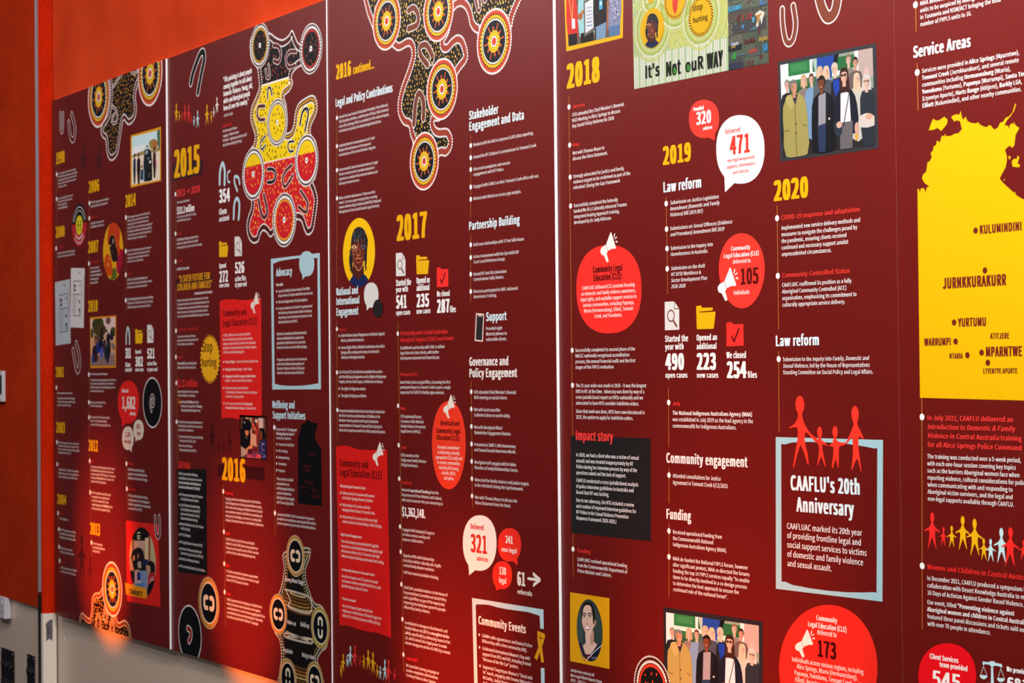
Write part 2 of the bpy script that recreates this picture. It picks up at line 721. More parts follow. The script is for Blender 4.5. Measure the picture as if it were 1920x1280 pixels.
def person_shape(I, reg, x, ytop, ybot, col, lean=0.0, wide=1.0, arms=(0.30, 0.30)):
    """paper-chain figure: head at (x, ytop), feet at ybot"""
    X, Zt = PR(reg, x, ytop)
    Zb = PR(reg, x, ybot)[1]
    h = Zt - Zb
    al, ar = arms

    def q(u, v): return (X + (u * wide + lean * (0.8 - v)) * h, Zb + v * h)
    I.fan(q(0, .865), .078 * h, .135 * h, col, 18, 0, True)
    pts = [(-.03, .77), (-.045, .70), (-.11, .60), (-al, .50), (-al, .47), (-.12, .52), (-.105, .40), (-.13, .22), (-.17, .0), (-.155, 0), (-.02, .31),
           (.01, .31), (.14, 0.03), (.16, .03), (.12, .26), (.105, .40), (.11, .52), (ar, .46), (ar, .49), (.11, .60), (.045, .70), (.03, .77)]
    I.poly([q(u, v) for u, v in pts], col)


def chain(reg, figs, name='paper_chain_family', level=3, label=None):
    """row of hand-holding figures"""
    I = Ink(level)
    for f in figs: person_shape(I, reg, *f)
    return I.done(name, None, label)


def nquad(reg, x0, y0, x1, y1):
    """map a 0..1 square onto an upright box given in a region"""
    def f(u, v): return PR(reg, x0 + (x1 - x0) * u, y0 + (y1 - y0) * v)
    return f


def megaphone(reg, x0, y0, x1, y1, col='cream', parent=None, level=3):
    f = nquad(reg, x0, y0, x1, y1)

    def g(x, y): return f((x - 405) / 175.0, (y - 80) / 300.0)
    I = Ink(level)
    I.poly([g(*p) for p in ((508, 80), (516, 86), (562, 238), (556, 244), (520, 246), (480, 266), (462, 204))], col)
    I.poly([g(*p) for p in ((462, 204), (482, 268), (468, 292), (489, 372), (470, 382), (440, 312), (418, 305), (406, 280), (408, 250), (422, 230))], col)
    I.stroke([g(461, 204), (g(481, 268))], abs(g(3, 0)[0] - g(0, 0)[0]), 'darkred', caps=False)
    for a in (((546, 92), (554, 92), (548, 128), (538, 135)), ((568, 122), (572, 134), (552, 150), (546, 146)), ((576, 166), (577, 186), (554, 178), (553, 172))):
        I.poly([g(*p) for p in a], col)
    return I.done('megaphone_icon', parent, 'cream megaphone icon')


def doc_icon(reg, x0, y0, x1, y1):
    f = nquad(reg, x0, y0, x1, y1)
    I = Ink(2)
    I.poly([f(*p) for p in ((0, .02), (.66, 0), (1, .26), (1, .98), (.02, 1))], 'greyw')
    lw = 0.0016
    I.stroke([f(.66, 0), f(.67, .25), f(1, .26)], lw, 'brown')
    c = f(.43, .5)
    I.ring(c, abs(f(.43, .5)[1] - f(.43, .69)[1]), lw * 1.6, 'brown')
    I.stroke([f(.62, .69), f(.82, .86)], lw * 2.6, 'brown')
    return I.done('document_icon', None, 'white page icon with a magnifying glass')


def folder_icon(reg, x0, y0, x1, y1):
    f = nquad(reg, x0, y0, x1, y1)
    I = Ink(2)
    I.poly([f(*p) for p in ((0, .03), (.24, 0), (.31, .1), (.85, .09), (.85, .21), (.17, .26), (.07, 1), (.03, 1))], 'e8ae0c')
    I.poly([f(*p) for p in ((.16, .30), (1, .26), (.9, .98), (.08, 1))], 'e8ae0c')
    return I.done('folder_icon', None, 'gold open folder icon')


def check_icon(reg, x0, y0, x1, y1):
    f = nquad(reg, x0, y0, x1, y1)
    I = Ink(2)
    I.poly([f(*p) for p in ((0, .03), (.3, 0), (.4, .1), (.98, .08), (1, .96), (.02, 1))], 'red')
    I.stroke([f(.32, .6), f(.44, .8), f(.72, .28)], 0.004, 'darkred')
    return I.done('check_folder_icon', None, 'red folder icon with a dark tick')


def new_panel(x0, x1, front, z0, z1, label):
    global PN, FRONT
    PN = Panel()
    FRONT = front
    PN.front = front
    r = bpy.data.objects.new('display_panel', None)
    r.empty_display_size = 0.1
    r.location = ((x0 + x1) / 2, -front, z0)
    C.objects.link(r)
    tag(r, label, 'display panel', 'printed timeline panels on the felt wall')
    PN.root = r
    PN.rect = (x0, x1, z0, z1)
    b = MB()
    hw, H = (x1 - x0) / 2, z1 - z0
    b.box((-hw, 0, 0), (hw, front - 0.0005, H), 1)
    b.m[2] = 0            # printed face (towards the room)
    o = b.build('board', [BOARD, BOARD_EDGE], r)
    o['label'] = 'maroon printed board with a white cut edge'
    return PN


class Photo:
    """picture inside four corner points; u to the right, v downwards, both 0..1"""

    def __init__(s, reg, tl, tr, br, bl, level=2):
        s.c = [PR(reg, *p) for p in (tl, tr, br, bl)]
        s.I = Ink(level)

    def at(s, u, v):
        (a, b, c, d) = s.c
        return tuple(a[k] * (1 - u) * (1 - v) + b[k] * u * (1 - v) + c[k] * u * v + d[k] * (1 - u) * v for k in (0, 1))

    def poly(s, pts, col, sm=0):
        q = [s.at(*p) for p in pts]
        # keep inside the picture
        s.I.poly(_cl(smooth(q, sm) if sm else q, s.c), col)

    def ell(s, u, v, ru, rv, col, n=18):
        s.poly([(min(1, max(0, u + ru * math.cos(2 * math.pi * i / n))), min(1, max(0, v + rv * math.sin(2 * math.pi * i / n)))) for i in range(n)], col)

    def rect(s, u0, v0, u1, v1, col):
        s.poly([(u0, v0), (u1, v0), (u1, v1), (u0, v1)], col)

    def line(s, pts, wd, col):
        s.I.stroke([s.at(*p) for p in pts], wd, col)

    def face(s, u, v, ru, rv, skin, hair, style='short', turn=0.0, glasses=False, smile=True):
        if style in ('long', 'bob'):
            d = 2.6 if style == 'long' else 1.3
            s.poly([(u - ru * 1.25, v - rv * .3), (u - ru * .7, v - rv * 1.15), (u + ru * .7, v - rv * 1.15), (u + ru * 1.25, v - rv * .3), (u + ru * 1.45, v + rv * d), (u + ru * .7, v + rv * d),
                    (u - ru * .7, v + rv * d), (u - ru * 1.4, v + rv * d)], hair, 3)
        else:
            s.ell(u - turn * ru * .25, v - rv * .25, ru * 1.15, rv * 1.0, hair)
        s.poly([(u - ru * .45, v + rv * .5), (u + ru * .45, v + rv * .5), (u + ru * .5, v + rv * 1.7), (u - ru * .5, v + rv * 1.7)], skin)
        s.ell(u, v + rv * .08, ru * .92, rv, skin)
        s.poly([(u - ru * .98, v - rv * .1), (u - ru * .8, v - rv * .85), (u, v - rv * 1.12), (u + ru * .8, v - rv * .85), (u + ru * .98, v - rv * .1), (u + ru * .7, v - rv * .5), (u, v - rv * .62), (u - ru * .7, v - rv * .5)], hair)
        dk = '2a1a16'
        sh = ''.join('%02x' % int(int(skin[i:i + 2], 16) * .82) for i in (0, 2, 4))
        s.poly([(u + (.25 if turn <= 0 else -.25) * ru, v - rv * .4), (u + (.85 if turn <= 0 else -.85) * ru, v - rv * .2), (u + (.8 if turn <= 0 else -.8) * ru, v + rv * .55), (u + (.25 if turn <= 0 else -.25) * ru, v + rv * 1.0), (u + (.45 if turn <= 0 else -.45) * ru, v + rv * .3)], sh, 2)
        for e in (-.4, .4):
            uu = u + (e + turn * .3) * ru
            if glasses: s.ell(uu, v - rv * .08, ru * .34, rv * .2, '15151a', 10)
            else:
                s.ell(uu, v - rv * .06, ru * .15, rv * .05, dk, 8)
                s.rect(uu - ru * .22, v - rv * .24, uu + ru * .22, v - rv * .19, sh)
        if glasses: s.rect(u + (turn * .3 - .5) * ru, v - rv * .12, u + (turn * .3 + .5) * ru, v - rv * .05, '15151a')
        s.poly([(u + turn * .35 * ru, v), (u + (turn * .35 + .16) * ru, v + rv * .33), (u + (turn * .35 - .1) * ru, v + rv * .33)], sh)
        if smile: s.poly([(u + (turn * .3 - .36) * ru, v + rv * .5), (u + (turn * .3 + .36) * ru, v + rv * .5), (u + turn * .3 * ru, v + rv * .66)], 'd8b8ac')
        else: s.rect(u + (turn * .3 - .3) * ru, v + rv * .52, u + (turn * .3 + .3) * ru, v + rv * .6, '7a3226')

    def done(s, name='picture', parent=None, label=None):
        return s.I.done(name, parent, label)


def _cl(q, c):
    x0 = min(p[0] for p in c); x1 = max(p[0] for p in c); z0 = min(p[1] for p in c); z1 = max(p[1] for p in c)
    for ax, val, less in ((0, x0, False), (0, x1, True), (1, z0, False), (1, z1, True)):
        if any((p[ax] > val + 1e-7) if less else (p[ax] < val - 1e-7) for p in q):
            q = clip_axis(q, ax, val, less)
        if len(q) < 3: return [(0, -9), (0.0001, -9), (0, -9.0001)]
    return q


def framed(reg, outer, inner, col, label, paint, wav=None):
    o = boxp(reg, outer, col, 'photo_frame', 2, label)
    ph = Photo(reg, *inner, level=2.6)
    paint(ph)
    ph.done('picture', o)
    return o


BOTTOM = P(107, 1153, 0.019)[1]
TOPZ = P(97, 190, 0.019)[1]


# ================================================================== the setting
def setting():
    WX0 = P(102.0, 640, 0.0)[0]                     # corner where the deep bay starts
    top = 3.4
    b = MB(); b.box((WX0, 0, BOTTOM - 0.004), (7.2, 0.12, top)); b.box((1.068 + 0.0, -0.0006, TOPZ + 0.002), (1.0695, 0.0, top), 1)
    b.build('wall_back', [FELT, FELT_D])['kind'] = 'structure'
    b = MB(); b.box((WX0, 0.004, 0), (7.2, 0.12, BOTTOM - 0.004))
    b.build('wall_lower', [BEIGE])['kind'] = 'structure'
    # forward bay on the left with its return, trim and beige dado
    D = 0.050
    xr = WX0 - 0.004
    zf = P(40, 1129, D)[1]
    b = MB(); b.box((-3.2, -D, zf), (xr - 0.030, -D + 0.16, top))
    b.build('wall_left', [FELT_D])['kind'] = 'structure'
    b = MB(); b.box((-3.2, -D + 0.012, 0), (xr - 0.030, -D + 0.16, zf))
    b.build('wall_left_lower', [BEIGE])['kind'] = 'structure'
    b = MB(); b.box((xr - 0.012, -D + 0.006, BOTTOM + 0.0), (xr + 0.002, 0.0, top)); b.box((xr + 0.002, -0.020, BOTTOM), (xr + 0.006, -0.002, top))
    b.build('wall_return', [FELT_R])['kind'] = 'structure'
    b = MB(); b.box((xr - 0.012, -D + 0.004, 0), (xr + 0.008, 0.0, BOTTOM))
    b.build('wall_return_lower', [CREAMP])['kind'] = 'structure'
    b = MB(); b.box((xr - 0.030, -D + 0.010, 0), (xr - 0.012, -D + 0.10, top), 0)
    b.build('trim_1', [DARK])['kind'] = 'structure'
    b = MB(); b.box((xr - 0.0205, -D - 0.003, BOTTOM + 0.07), (xr - 0.0125, -D + 0.020, top), 0)
    o = b.build('trim_2', [ALU]); o['kind'] = 'structure'; bevel(o, 0.0015)
    b = MB(); b.box((xr - 0.0225, -D - 0.003, 0), (xr - 0.0125, -D + 0.018, BOTTOM + 0.062), 0)
    o = b.build('trim_3', [DARK]); o['kind'] = 'structure'; bevel(o, 0.0015)
    b = MB(); b.box((-3.2, -4.8, -0.05), (7.2, 0.12, 0.0)); b.build('floor', [CARPET])['kind'] = 'structure'
    b = MB(); b.box((-3.2, -4.8, top), (7.2, 0.12, top + 0.05)); b.build('ceiling', [CEIL])['kind'] = 'structure'
    return D, xr


def fittings(D, xr):
    # wall controller on the felt
    def AT(x, y): return P(x, y, D)
    x1, zt = AT(10.5, 695); zb = AT(10.5, 753)[1]
    x0 = x1 - 0.078
    r = bpy.data.objects.new('wall_controller', None); r.location = ((x0 + x1) / 2, -D, (zt + zb) / 2); C.objects.link(r)
    tag(r, 'pale wall controller with a dark screen fixed to the felt', 'controller')
    hw, hh = (x1 - x0) / 2, (zt - zb) / 2
    b = MB(); b.box((-hw, -0.012, -hh), (hw, 0, hh)); o = b.build('case', [PLATE], r); bevel(o, 0.002)
    b = MB(); b.box((-hw * .82, -0.0135, -hh * .48), (hw * .84, -0.0118, hh * .72)); b.build('screen', [PLATE_D], r)
    for i in range(3):
        b = MB(); b.box((hw * (-.7 + i * .5), -0.0140, -hh * .84), (hw * (-.4 + i * .5), -0.0118, -hh * .62)); b.build('button', [PLATE], r)
    # power outlet half on the felt, half on the paint
    x1, zt = AT(15, 1124); zb = AT(15, 1160)[1]
    x0 = x1 - 0.116
    zt += 0.006
    r = bpy.data.objects.new('power_outlet', None); r.location = ((x0 + x1) / 2, -D, (zt + zb) / 2); C.objects.link(r)
    tag(r, 'white double power outlet just under the felt edge', 'outlet')
    hw, hh = (x1 - x0) / 2, (zt - zb) / 2
    b = MB(); b.box((-hw, -0.013, -hh), (hw, 0.011, hh)); o = b.build('plate', [PLATE], r); bevel(o, 0.002)
    for s in (-1, 1):
        b = MB(); b.box((s * hw * .52 - .007, -0.0155, hh * .3), (s * hw * .52 + .007, -0.0125, hh * .75)); b.build('rocker', [PLATE], r)
        b = MB()
        for dx, dz, an in ((-.006, -.002, .5), (.006, -.002, -.5), (0, -.012, 0)):
            b.box((s * hw * .52 + dx - .0014, -0.0134, -hh * .3 + dz - .004), (s * hw * .52 + dx + .0014, -0.0129, -hh * .3 + dz + .004))
        b.build('socket', [DARK], r)
    # two black connector plates on the dado
    F = D - 0.012

    def plate(tlx, tly, trx, tr_, label, wd, cols):
        X1, Zt = P(trx, tr_, F)
        X0 = X1 - wd
        Hh = 0.30
        r = bpy.data.objects.new('connector_plate', None); r.location = (X0, -F, Zt - Hh); C.objects.link(r)
        tag(r, label, 'connector plate', 'black connector plates on the dado')
        b = MB(); b.box((0, -0.004, 0), (wd, 0, Hh)); o = b.build('plate', [BLACKP], r); bevel(o, 0.001)
        for sx in (0.008, wd - 0.008):
            for sz in (0.010, Hh - 0.010):
                b = MB(); b.cyl((sx, sz), 0.0035, -0.004, -0.0058); b.build('screw', [CHROME], r)
        n = 0
        for gx in range(cols):
            for gz in range(4):
                cx = wd * (gx + .5) / cols; cz = Hh - 0.055 - gz * 0.062
                b = MB(); b.cyl((cx, cz), 0.013, -0.004, -0.009); s = b.build('socket', [BLACKP], r)
                b = MB(); b.cyl((cx, cz), 0.0105, -0.0085, -0.0096); b.build('socket_insert', [DARK], s)
                b = MB()
                for a in range(3):
                    t = a * 2.094 + .5
                    b.cyl((cx + .006 * math.cos(t), cz + .006 * math.sin(t)), 0.0022, -0.0095, -0.0112)
                b.build('contact', [CHROME], s)
                b = MB()
                b.cyl((cx - .015, cz + .013), 0.002, -0.004, -0.0052); b.cyl((cx + .015, cz - .013), 0.002, -0.004, -0.0052)
                b.build('screw', [CHROME], r)
    plate(0, 1209, 27.5, 1221.5, 'black connector plate in the far left corner, below the outlet', 0.14, 3)
    plate(44, 1223, 66, 1230, 'black connector plate beside the dark trim, right of its twin', 0.075, 2)
    # strip of cloth tape with hand marks on the cream return
    zz = P(92, 1162, 0.02)[1]; z2 = P(92, 1200, 0.02)[1]
    r = bpy.data.objects.new('tape_label', None); r.location = (xr + 0.0082, -0.026, zz); C.objects.link(r)
    tag(r, 'torn strip of grey tape with dark marks on the cream wall edge', 'tape')
    hgt = zz - z2
    prof = [(-.011, -.010), (.0, .001), (.011, .004), (.0125, -.004), (.0115, -.012), (.012, -hgt * .5), (.0115, -hgt + .002), (.009, -hgt), (.007, -hgt + .006), (.0, -hgt + .008),
            (-.006, -hgt + .004), (-.0095, -hgt), (-.0095, -hgt * .5), (-.010, -.016), (-.0125, -.013)]
    n = len(prof)
    v = [(0, p[0], p[1]) for p in prof] + [(0.0012, p[0], p[1]) for p in prof]
    f = [tuple(range(n))[::-1], tuple(range(n, 2 * n))] + [(i, (i + 1) % n, n + (i + 1) % n, n + i) for i in range(n)]
    link('strip', v, f, [TAPE], None, r)
    # the marks read downwards
    vv, ff = [], []
    z = -.018
    for ch in '241602':
        gv, gf, adv = G[ch]
        k = len(vv)
        for p in gv: vv.append((0.0015, p[1] * .010 - .006, z - p[0] * .0055))
        ff += [tuple(k + i for i in q) for q in gf]
        z -= adv * .0062
    link('lettering', vv, ff, [DARK], None, r)
    # screw head in the dado, its glint put into the pale colour
    X, Z = P(121.5, 1197, -0.004)
    b = MB(); b.cyl((0, 0), 0.0045, 0, -0.002, 0, 14, 0.003)
    o = b.build('screw', [PLATE], None, (X, 0.004, Z))
    tag(o, 'small screw head with its glint as pale colour in the beige wall under the leftmost panel', 'screw')


D_, XR_ = setting()
fittings(D_, XR_)
fr = (0.0190, 0.0140, 0.0115, 0.0055, 0.0060)
seam = [P(100, 640, fr[0])[0]] + [P(sx, 640, f)[0] for sx, f in zip((314.5, 617.0, 1043.5, 1685.0), fr)]
seam.append(seam[4] + 1.0)

# ================================================================== panel one: 1998 - 2014
new_panel(seam[0], seam[1] - 0.0008, fr[0], BOTTOM, TOPZ, 'dark maroon printed panel farthest left, years 1998 to 2014')
r1 = (0, 0, .2578); r2 = (90, 280, .1875); r3 = (90, 500, .1875); r4 = (90, 700, .1875); r5 = (0, 920, .28125)
BL = 0.0075
timeline(PX, 106.5, 312, 106, 430, [(106.5, 327), (106.3, 373)], r=BL)
timeline(PX, 105.5, 452, 105.5, 525, [(105.5, 465.5)], r=BL)
timeline(PX, 106, 716, 106, 790, [(106, 726.5)], r=BL)
timeline(PX, 106.5, 818, 107.5, 900, [(107, 828.5), (107.4, 870)], r=BL)
timeline(PX, 108.5, 952, 112.5, 1075, [(109, 961.6), (110.3, 991.7), (111, 1024.6), (112, 1051)], r=BL)
timeline(PX, 167.2, 366, 167, 460, [(167.8, 380.7), (167.6, 409)], r=BL)
timeline(PX, 167, 480, 166.5, 575, [(167, 494)], r=BL)
timeline(PX, 166.5, 692, 166.6, 830, [(166.8, 702), (167, 754), (167.2, 782)], r=BL)
timeline(PX, 168, 852, 170, 970, [(168.4, 863.7), (169.3, 922.7)], r=BL)
timeline(PX, 171, 1005, 172.5, 1042, [(171.6, 1017)], r=BL)
timeline(PX, 236, 393, 236, 590, [(236.2, 407.5), (236, 471), (236, 515), (236, 563)], r=BL)
timeline(PX, 237, 857, 239, 960, [(237.2, 869), (238, 916)], r=BL)


def year(s, x, y, x1, cap, reg=PX, col='gold', label=True):
    return T(s, x, y, x1, cap, col, 'year', reg, name='year_heading', label=('gold year heading reading ' + s) if label else None)


year('1998', 408, 1194, 472, 80, r1); year('2000', 77, 884, 170, 104, r2); year('2001', 77, 1100, 162, 96, r3); year('2003', 82, 588, 172, 100, r4)
year('2004', 382, 84, 443, 62, r5); year('2006', 408, 437, 515, 112, r2); year('2007', 402, 1038, 507, 112, r2); year('2010', 403, 450, 500, 108, r3)
year('2012', 407, 770, 502, 105, r4); year('2013', 602, 285, 668, 74, r5); year('2014', 775, 578, 880, 116, r2)
Wt = 'e8e2e0'


def bod(s, x, y, x1, pitch, reg=PX, **k):
    return T(s, x, y, x1, k.pop('cap', None), k.pop('col', Wt), k.pop('style', 'body'), reg, pitch=pitch, **k)


bod('Unit commenced: Central Australian Legal|Family (FVPLS) program began in partnership|the commencement of core service and from|for the centre to provide women assistance|to Aboriginal women.', 100, 255, 292, 33, r2)
bod('Incorporated Family: FVPLS unit service|13 of more services (CA) Legal partner|for FVPLS program at run|funds and *CAAFLU centre.*', 98, 503, 250, 33, r2)
bod('July 2000', 105, 990, 155, 30, r2, col='d8302c', style='bold')
bod('Unit commenced as Family Unit Legal|Violence member agreement (FVPLS).', 95, 1050, 272, 34, r2)
bod('15 August', 105, 146, 170, 30, r4, col='c02826', style='bold')
bod('Commencement Youth Summit', 95, 203, 245, 28, r4, style='bold')
bod('Inaugural Central Australian Aboriginal|Congress of all our young children aged|focused youth and DV strategy.', 96, 256, 272, 34, r4)
bod('The FVPLS program and 13 units was transferred|from ATSIC to Indigenous Law and Justice Policy|branch. The first review recommending expansion|Family Violence Service ATSIS.', 103, 698, 316, 33, r4)
bod('2004', 108, 914, 135, 28, r4, col='d8302c', style='bold')
bod('Established from 7 July 2004 the Independent|Review of agency under the management and|FVPLS national program, and Policy forum.', 107, 968, 308, 35, r4)
bod('July', 397, 152, 425, 20, r5, col='d8302c', style='bold')
bod('FVPLS established', 398, 190, 456, 22, r5)
bod('the FVPLS program was transferred|to Department of Immigration and|Multicultural and Indigenous Affairs.', 398, 264, 508, 25, r5)
bod('FVPLS was now an increase|from 13 to 31 national services.', 402, 386, 496, 25, r5)
bod('June', 404, 474, 440, 20, r5, col='d8302c', style='bold')
bod('CAAFLU began its move $4.8 million|over four years of FVPLS program.', 406, 516, 512, 25, r5)
bod('The FVPLS program was transferred to|the Attorney-General\'s Department', 428, 545, 612, 38, r2)
bod('2006–2007', 428, 693, 500, 32, r2, col='d8302c', style='bold')
bod('CAAFLUAC receives annual|*$2.3 million* over five years', 427, 752, 562, 36, r2)
bod('October 2007', 425, 1140, 515, 32, r2, col='d8302c', style='bold')
bod('Centre commenced|incorporated under the|Government Changes and|and funding grows|review July 2008', 424, 25, 540, 37, r3)
bod('The Unfunding the Spirit Program', 422, 15, 594, 32, r4, style='bold')
bod('A 10-day bush camp making workshop at Ross River for|the aged for reflecting CAAFLUAC\'s commitment to|address family violence in culturally appropriate and|community inclusive manner.', 423, 76, 685, 36, r4)
bod('Mobilising Twenties Ride Filter|CAAFLU family, advance.', 423, 298, 580, 34, r4)
bod('The number of FVPLS units was reduced|from 31 to 14 operations providing|services to 31 high need geographic areas.', 425, 445, 628, 37, r4)
bod('June', 432, 882, 460, 30, r4, col='red', style='bold')
bod('The Attorney-General\'s Department did not renew|*$2.3 million* funding of Early Intervention Grant|components with the FVPLS program. The new pool|of savings of *$10.8 million* over four years in the|Indigenous and safety programs.', 430, 940, 675, 36, r4)
bod('CAAFLU negotiations would have been|over together in the committed and|result in the relevant FVPLS Times|supporting program of *$200,000* from the|Attorney-General\'s Department 2012.', 613, 18, 750, 26, r5)
bod('CAAFLU funding levels|were reduced by *20%* of the|family and 2013.', 620, 356, 700, 25, r5)
bod('FVPLS program was transferred from the|Attorney-General\'s Department to the|Department of the Prime Minister and|Cabinet (PMC). As a result it was reorganised|for Indigenous Advancement Strategy (IAS)|and no longer received direct allocation of|funding through the legal process.', 795, 690, 1045, 36, r2)
bod('All 14 FVPLS units were successful, however|they were advised of now having existing|agreements, mostly funding short-term|and service cost of allocation.', 795, 1026, 1035, 36, r2)
bod('April', 797, 82, 828, 30, r3, col='d8302c', style='bold')
bod('CAAFLUAC and Aboriginal Family Law|Services (FVLS) seconds developing renewed|for the Super Law video and manual.', 793, 142, 1040, 38, r3)
bod('The funding body provided a two-year funding|offer from 1 July 2015 to 30 June 2017, giving|CAAFLUAC greater certainty for the future.', 794, 338, 1055, 40, r3)
bod('Aboriginal', 802, 908, 858, 30, r4, col='red', style='bold')
bod('CAAFLUAC submitted funding|application that reflected the core|Indigenous Advancement Strategy.', 800, 970, 995, 42, r4)
bod('July 2014', 806, 1163, 876, 30, r4, col='red', style='bold')
bod('NT Civil and Administrative Tribunal|was given power to deal with appeals in|relation to applications for compensation|as a victim of crime (VOC).', 857, 38, 1005, 28, r5)

# beaded horseshoes
ushape(r1, [(440, 826), (442, 930), (450, 958), (458, 930), (460, 826)], 15, 'brown', 'bead', 7, label='small white beaded horseshoe motif')
ushape(r1, [(500, 890), (512, 985), (528, 1018), (543, 990), (545, 920), (522, 830)], 22, None, 'bead', 7, label='tilted white beaded horseshoe motif')
ushape(r3, [(252, 835), (272, 960), (295, 1040), (318, 990), (312, 880), (285, 765)], 34, 'brown', 'bead', 9, label='brown horseshoe motif with a white beaded edge')
ushape(r5, [(1034, 172), (1040, 270), (1054, 308), (1066, 270), (1062, 170)], 16, 'darkred', 'bead', 6, label='small beaded horseshoe beside the red card')
# shadowy family figures
chain(r1, [(605, 1050, 1275, '44191c'), (720, 1050, 1275, '44191c')], label='dark family silhouettes', level=1)
chain(r5, [(545, 290, 590, '3a0d0d'), (600, 440, 610, '4a0c0a')], label='dark family silhouettes', level=1)


# dot painting hanging from the top edge
def painting1():
    I = Ink(1.2)
    out = smooth(quad(r1, [(655, 560), (790, 560), (795, 800), (745, 900), (735, 960), (750, 1000), (770, 1020), (780, 1120), (808, 1165), (850, 1130), (870, 1040), (885, 930), (900, 870), (935, 905),
                           (975, 870), (992, 800), (985, 700), (1000, 620), (1020, 580), (1060, 480), (1010, 300), (700, 400)]), 6)
    I.poly(out, '5c221c')
    I.dots(walk(out, .0085), .0035, 'bead')
    inn = inset(out, .016)
    I.poly(inn, '15110f')
    I.dots(walk(inn, .0085), .0032, 'bead')
    sc = [(PR(r1, 718, 705), .094), (PR(r1, 1092, 535), .094)]
    field(I, inset(out, .022), .014, .0030, ['c88c3a', 'd8a040', 'a8683a'], sc)
    ushape(r1, [(818, 775), (845, 800), (855, 850), (838, 895), (815, 885), (820, 850), (835, 830)], 14, 'brown', 'bead', 7, ink_obj=I)
    ushape(r1, [(825, 630), (850, 590), (885, 540)], 14, 'brown', 'bead', 7, ink_obj=I)
    ushape(r1, [(955, 520), (980, 535), (1005, 505)], 14, 'brown', 'bead', 7, ink_obj=I)
    for c, R in sc: sun(I, c, R)
    I.done('dot_painting', None, 'black dot painting with two beaded suns along the top edge')


painting1()


def painting1b():
    I = Ink(1.2)
    out = smooth(quad(r5, [(530, 900), (535, 840), (550, 815), (575, 840), (600, 850), (612, 790), (615, 720), (635, 685), (665, 680), (700, 640), (790, 740), (775, 830), (790, 880), (830, 865), (860, 900), (875, 990), (870, 1060), (530, 1000)]), 6)
    I.poly(out, '8a3a1c')
    I.dots(walk(out, .0085), .0035, 'e8c8a0')
    inn = inset(out, .014)
    I.poly(inn, '1a0c08')
    I.dots(walk(inn, .0085), .0030, 'e8b880')
    sc = [(PR(r5, 748, 655), .083)]
    field(I, inset(out, .02), .013, .0030, ['e0902c', 'f0a838', 'd87828'], sc)
    for path in ([(690, 850), (700, 780), (710, 760), (712, 850), (700, 870)], [(640, 920), (645, 840), (665, 835), (672, 930)], [(735, 930), (742, 860), (755, 860), (762, 945)]):
        ushape(r5, path, 12, 'b05a24', 'e8c8a0', 6, ink_obj=I)
    sun(I, *sc[0])
    I.done('dot_painting', None, 'amber-lit dot painting with one sun at the bottom edge')


painting1b()


# flag-coloured roundel
def roundel():
    c = PR(r2, 313, 757); R = PR(r2, 313, 545)[1] - c[1]
    I = Ink(2)
    circ = [(c[0] + R * math.cos(2 * math.pi * i / 48), c[1] + R * math.sin(2 * math.pi * i / 48)) for i in range(48)]
    I.poly(clip_axis(circ, 1, c[1] + .08 * R, False), '121010')
    I.poly(clip_axis(circ, 1, c[1] + .08 * R, True), 'b8202a')
    for rr, w_ in ((.86, .045), (.68, .035)):
        I.stroke([(c[0] + R * rr * math.cos(a), c[1] + R * rr * math.sin(a)) for a in [math.pi * (.08 + .84 * i / 24) for i in range(25)]], R * w_, 'd8d4d0', caps=False)
    I.disc(c, R * .46, 'd8c820', 32)
    for sg in (-1, 1):
        I.fan((c[0] + sg * R * .17, c[1] + R * .17), R * .055, R * .07, '20301c', 10, 0, True)
        I.stroke([(c[0] + sg * R * .17, c[1] + R * .1), (c[0] + sg * R * .17, c[1] - R * .06)], R * .075, '20301c')
        I.stroke([(c[0] + sg * R * .17, c[1] - R * .05), (c[0] + sg * R * .23, c[1] - R * .26)], R * .04, '20301c')
        I.stroke([(c[0] + sg * R * .17, c[1] - R * .05), (c[0] + sg * R * .12, c[1] - R * .26)], R * .04, '20301c')
        I.stroke([(c[0] + sg * R * .17, c[1] + R * .06), (c[0], c[1] - R * .03)], R * .035, '20301c')
        I.stroke([(c[0] + sg * R * .17, c[1] + R * .06), (c[0] + sg * R * .31, c[1] - R * .02)], R * .035, '20301c')
    for rr in (.62, .84):
        for i in range(11):
            a = math.pi * (1.24 + .52 * i / 10)
            p = (c[0] + R * rr * math.cos(a), c[1] + R * rr * math.sin(a))
            I.stroke([(p[0] - R * .03, p[1] - R * .05), (p[0], p[1] + R * .05), (p[0] + R * .03, p[1] - R * .05)], R * .035, 'e0d0d0')
    I.done('logo', None, 'round black, red and yellow logo')


roundel()


# plan sheets
def sheet(reg, q, col, k):
    o = boxp(reg, q, col, 'plan_sheet', 2, 'pale architectural plan sheet')
    ph = Photo(reg, *q, level=3)
    d = '4a4444'
    a, b = (.28, .84) if k == 0 else (.18, .78)
    t = .22
    for p in (((a, t), (b, t)), ((b, t), (b, .8)), ((b, .8), (a, .8)), ((a, .8), (a, t)), ((a, .44), (b, .44)), ((a + .18, .44), (a + .18, .8)), ((a + .3, .44), (a + .3, .6))):
        ph.line(p, .0022, d)
    for u, v, ru, rv in ((a + .12, .30, .07, .03), (a + .12, .37, .06, .028), (b - .1, .29, .03, .02), (b - .12, .56, .05, .03), (b - .12, .7, .06, .035), (b - .1, .76, .04, .02)):
        ph.ell(u, v, ru, rv, '3c3838', 10)
    for i in range(9):
        v = .46 + i * .035
        ph.rect(a + .02, v, a + .02 + .08 + .05 * (i % 3), v + .010, '8a8484')
    for i in range(16):
        v = .15 + .028 * i
        ph.rect(.9, v, .95, v + .016, 'a09a9a')
    ph.rect(.55, .06, .7, .075, 'b06060'); ph.rect(.55, .085, .78, .093, 'b0a0a0')
    ph.done('drawing', o)


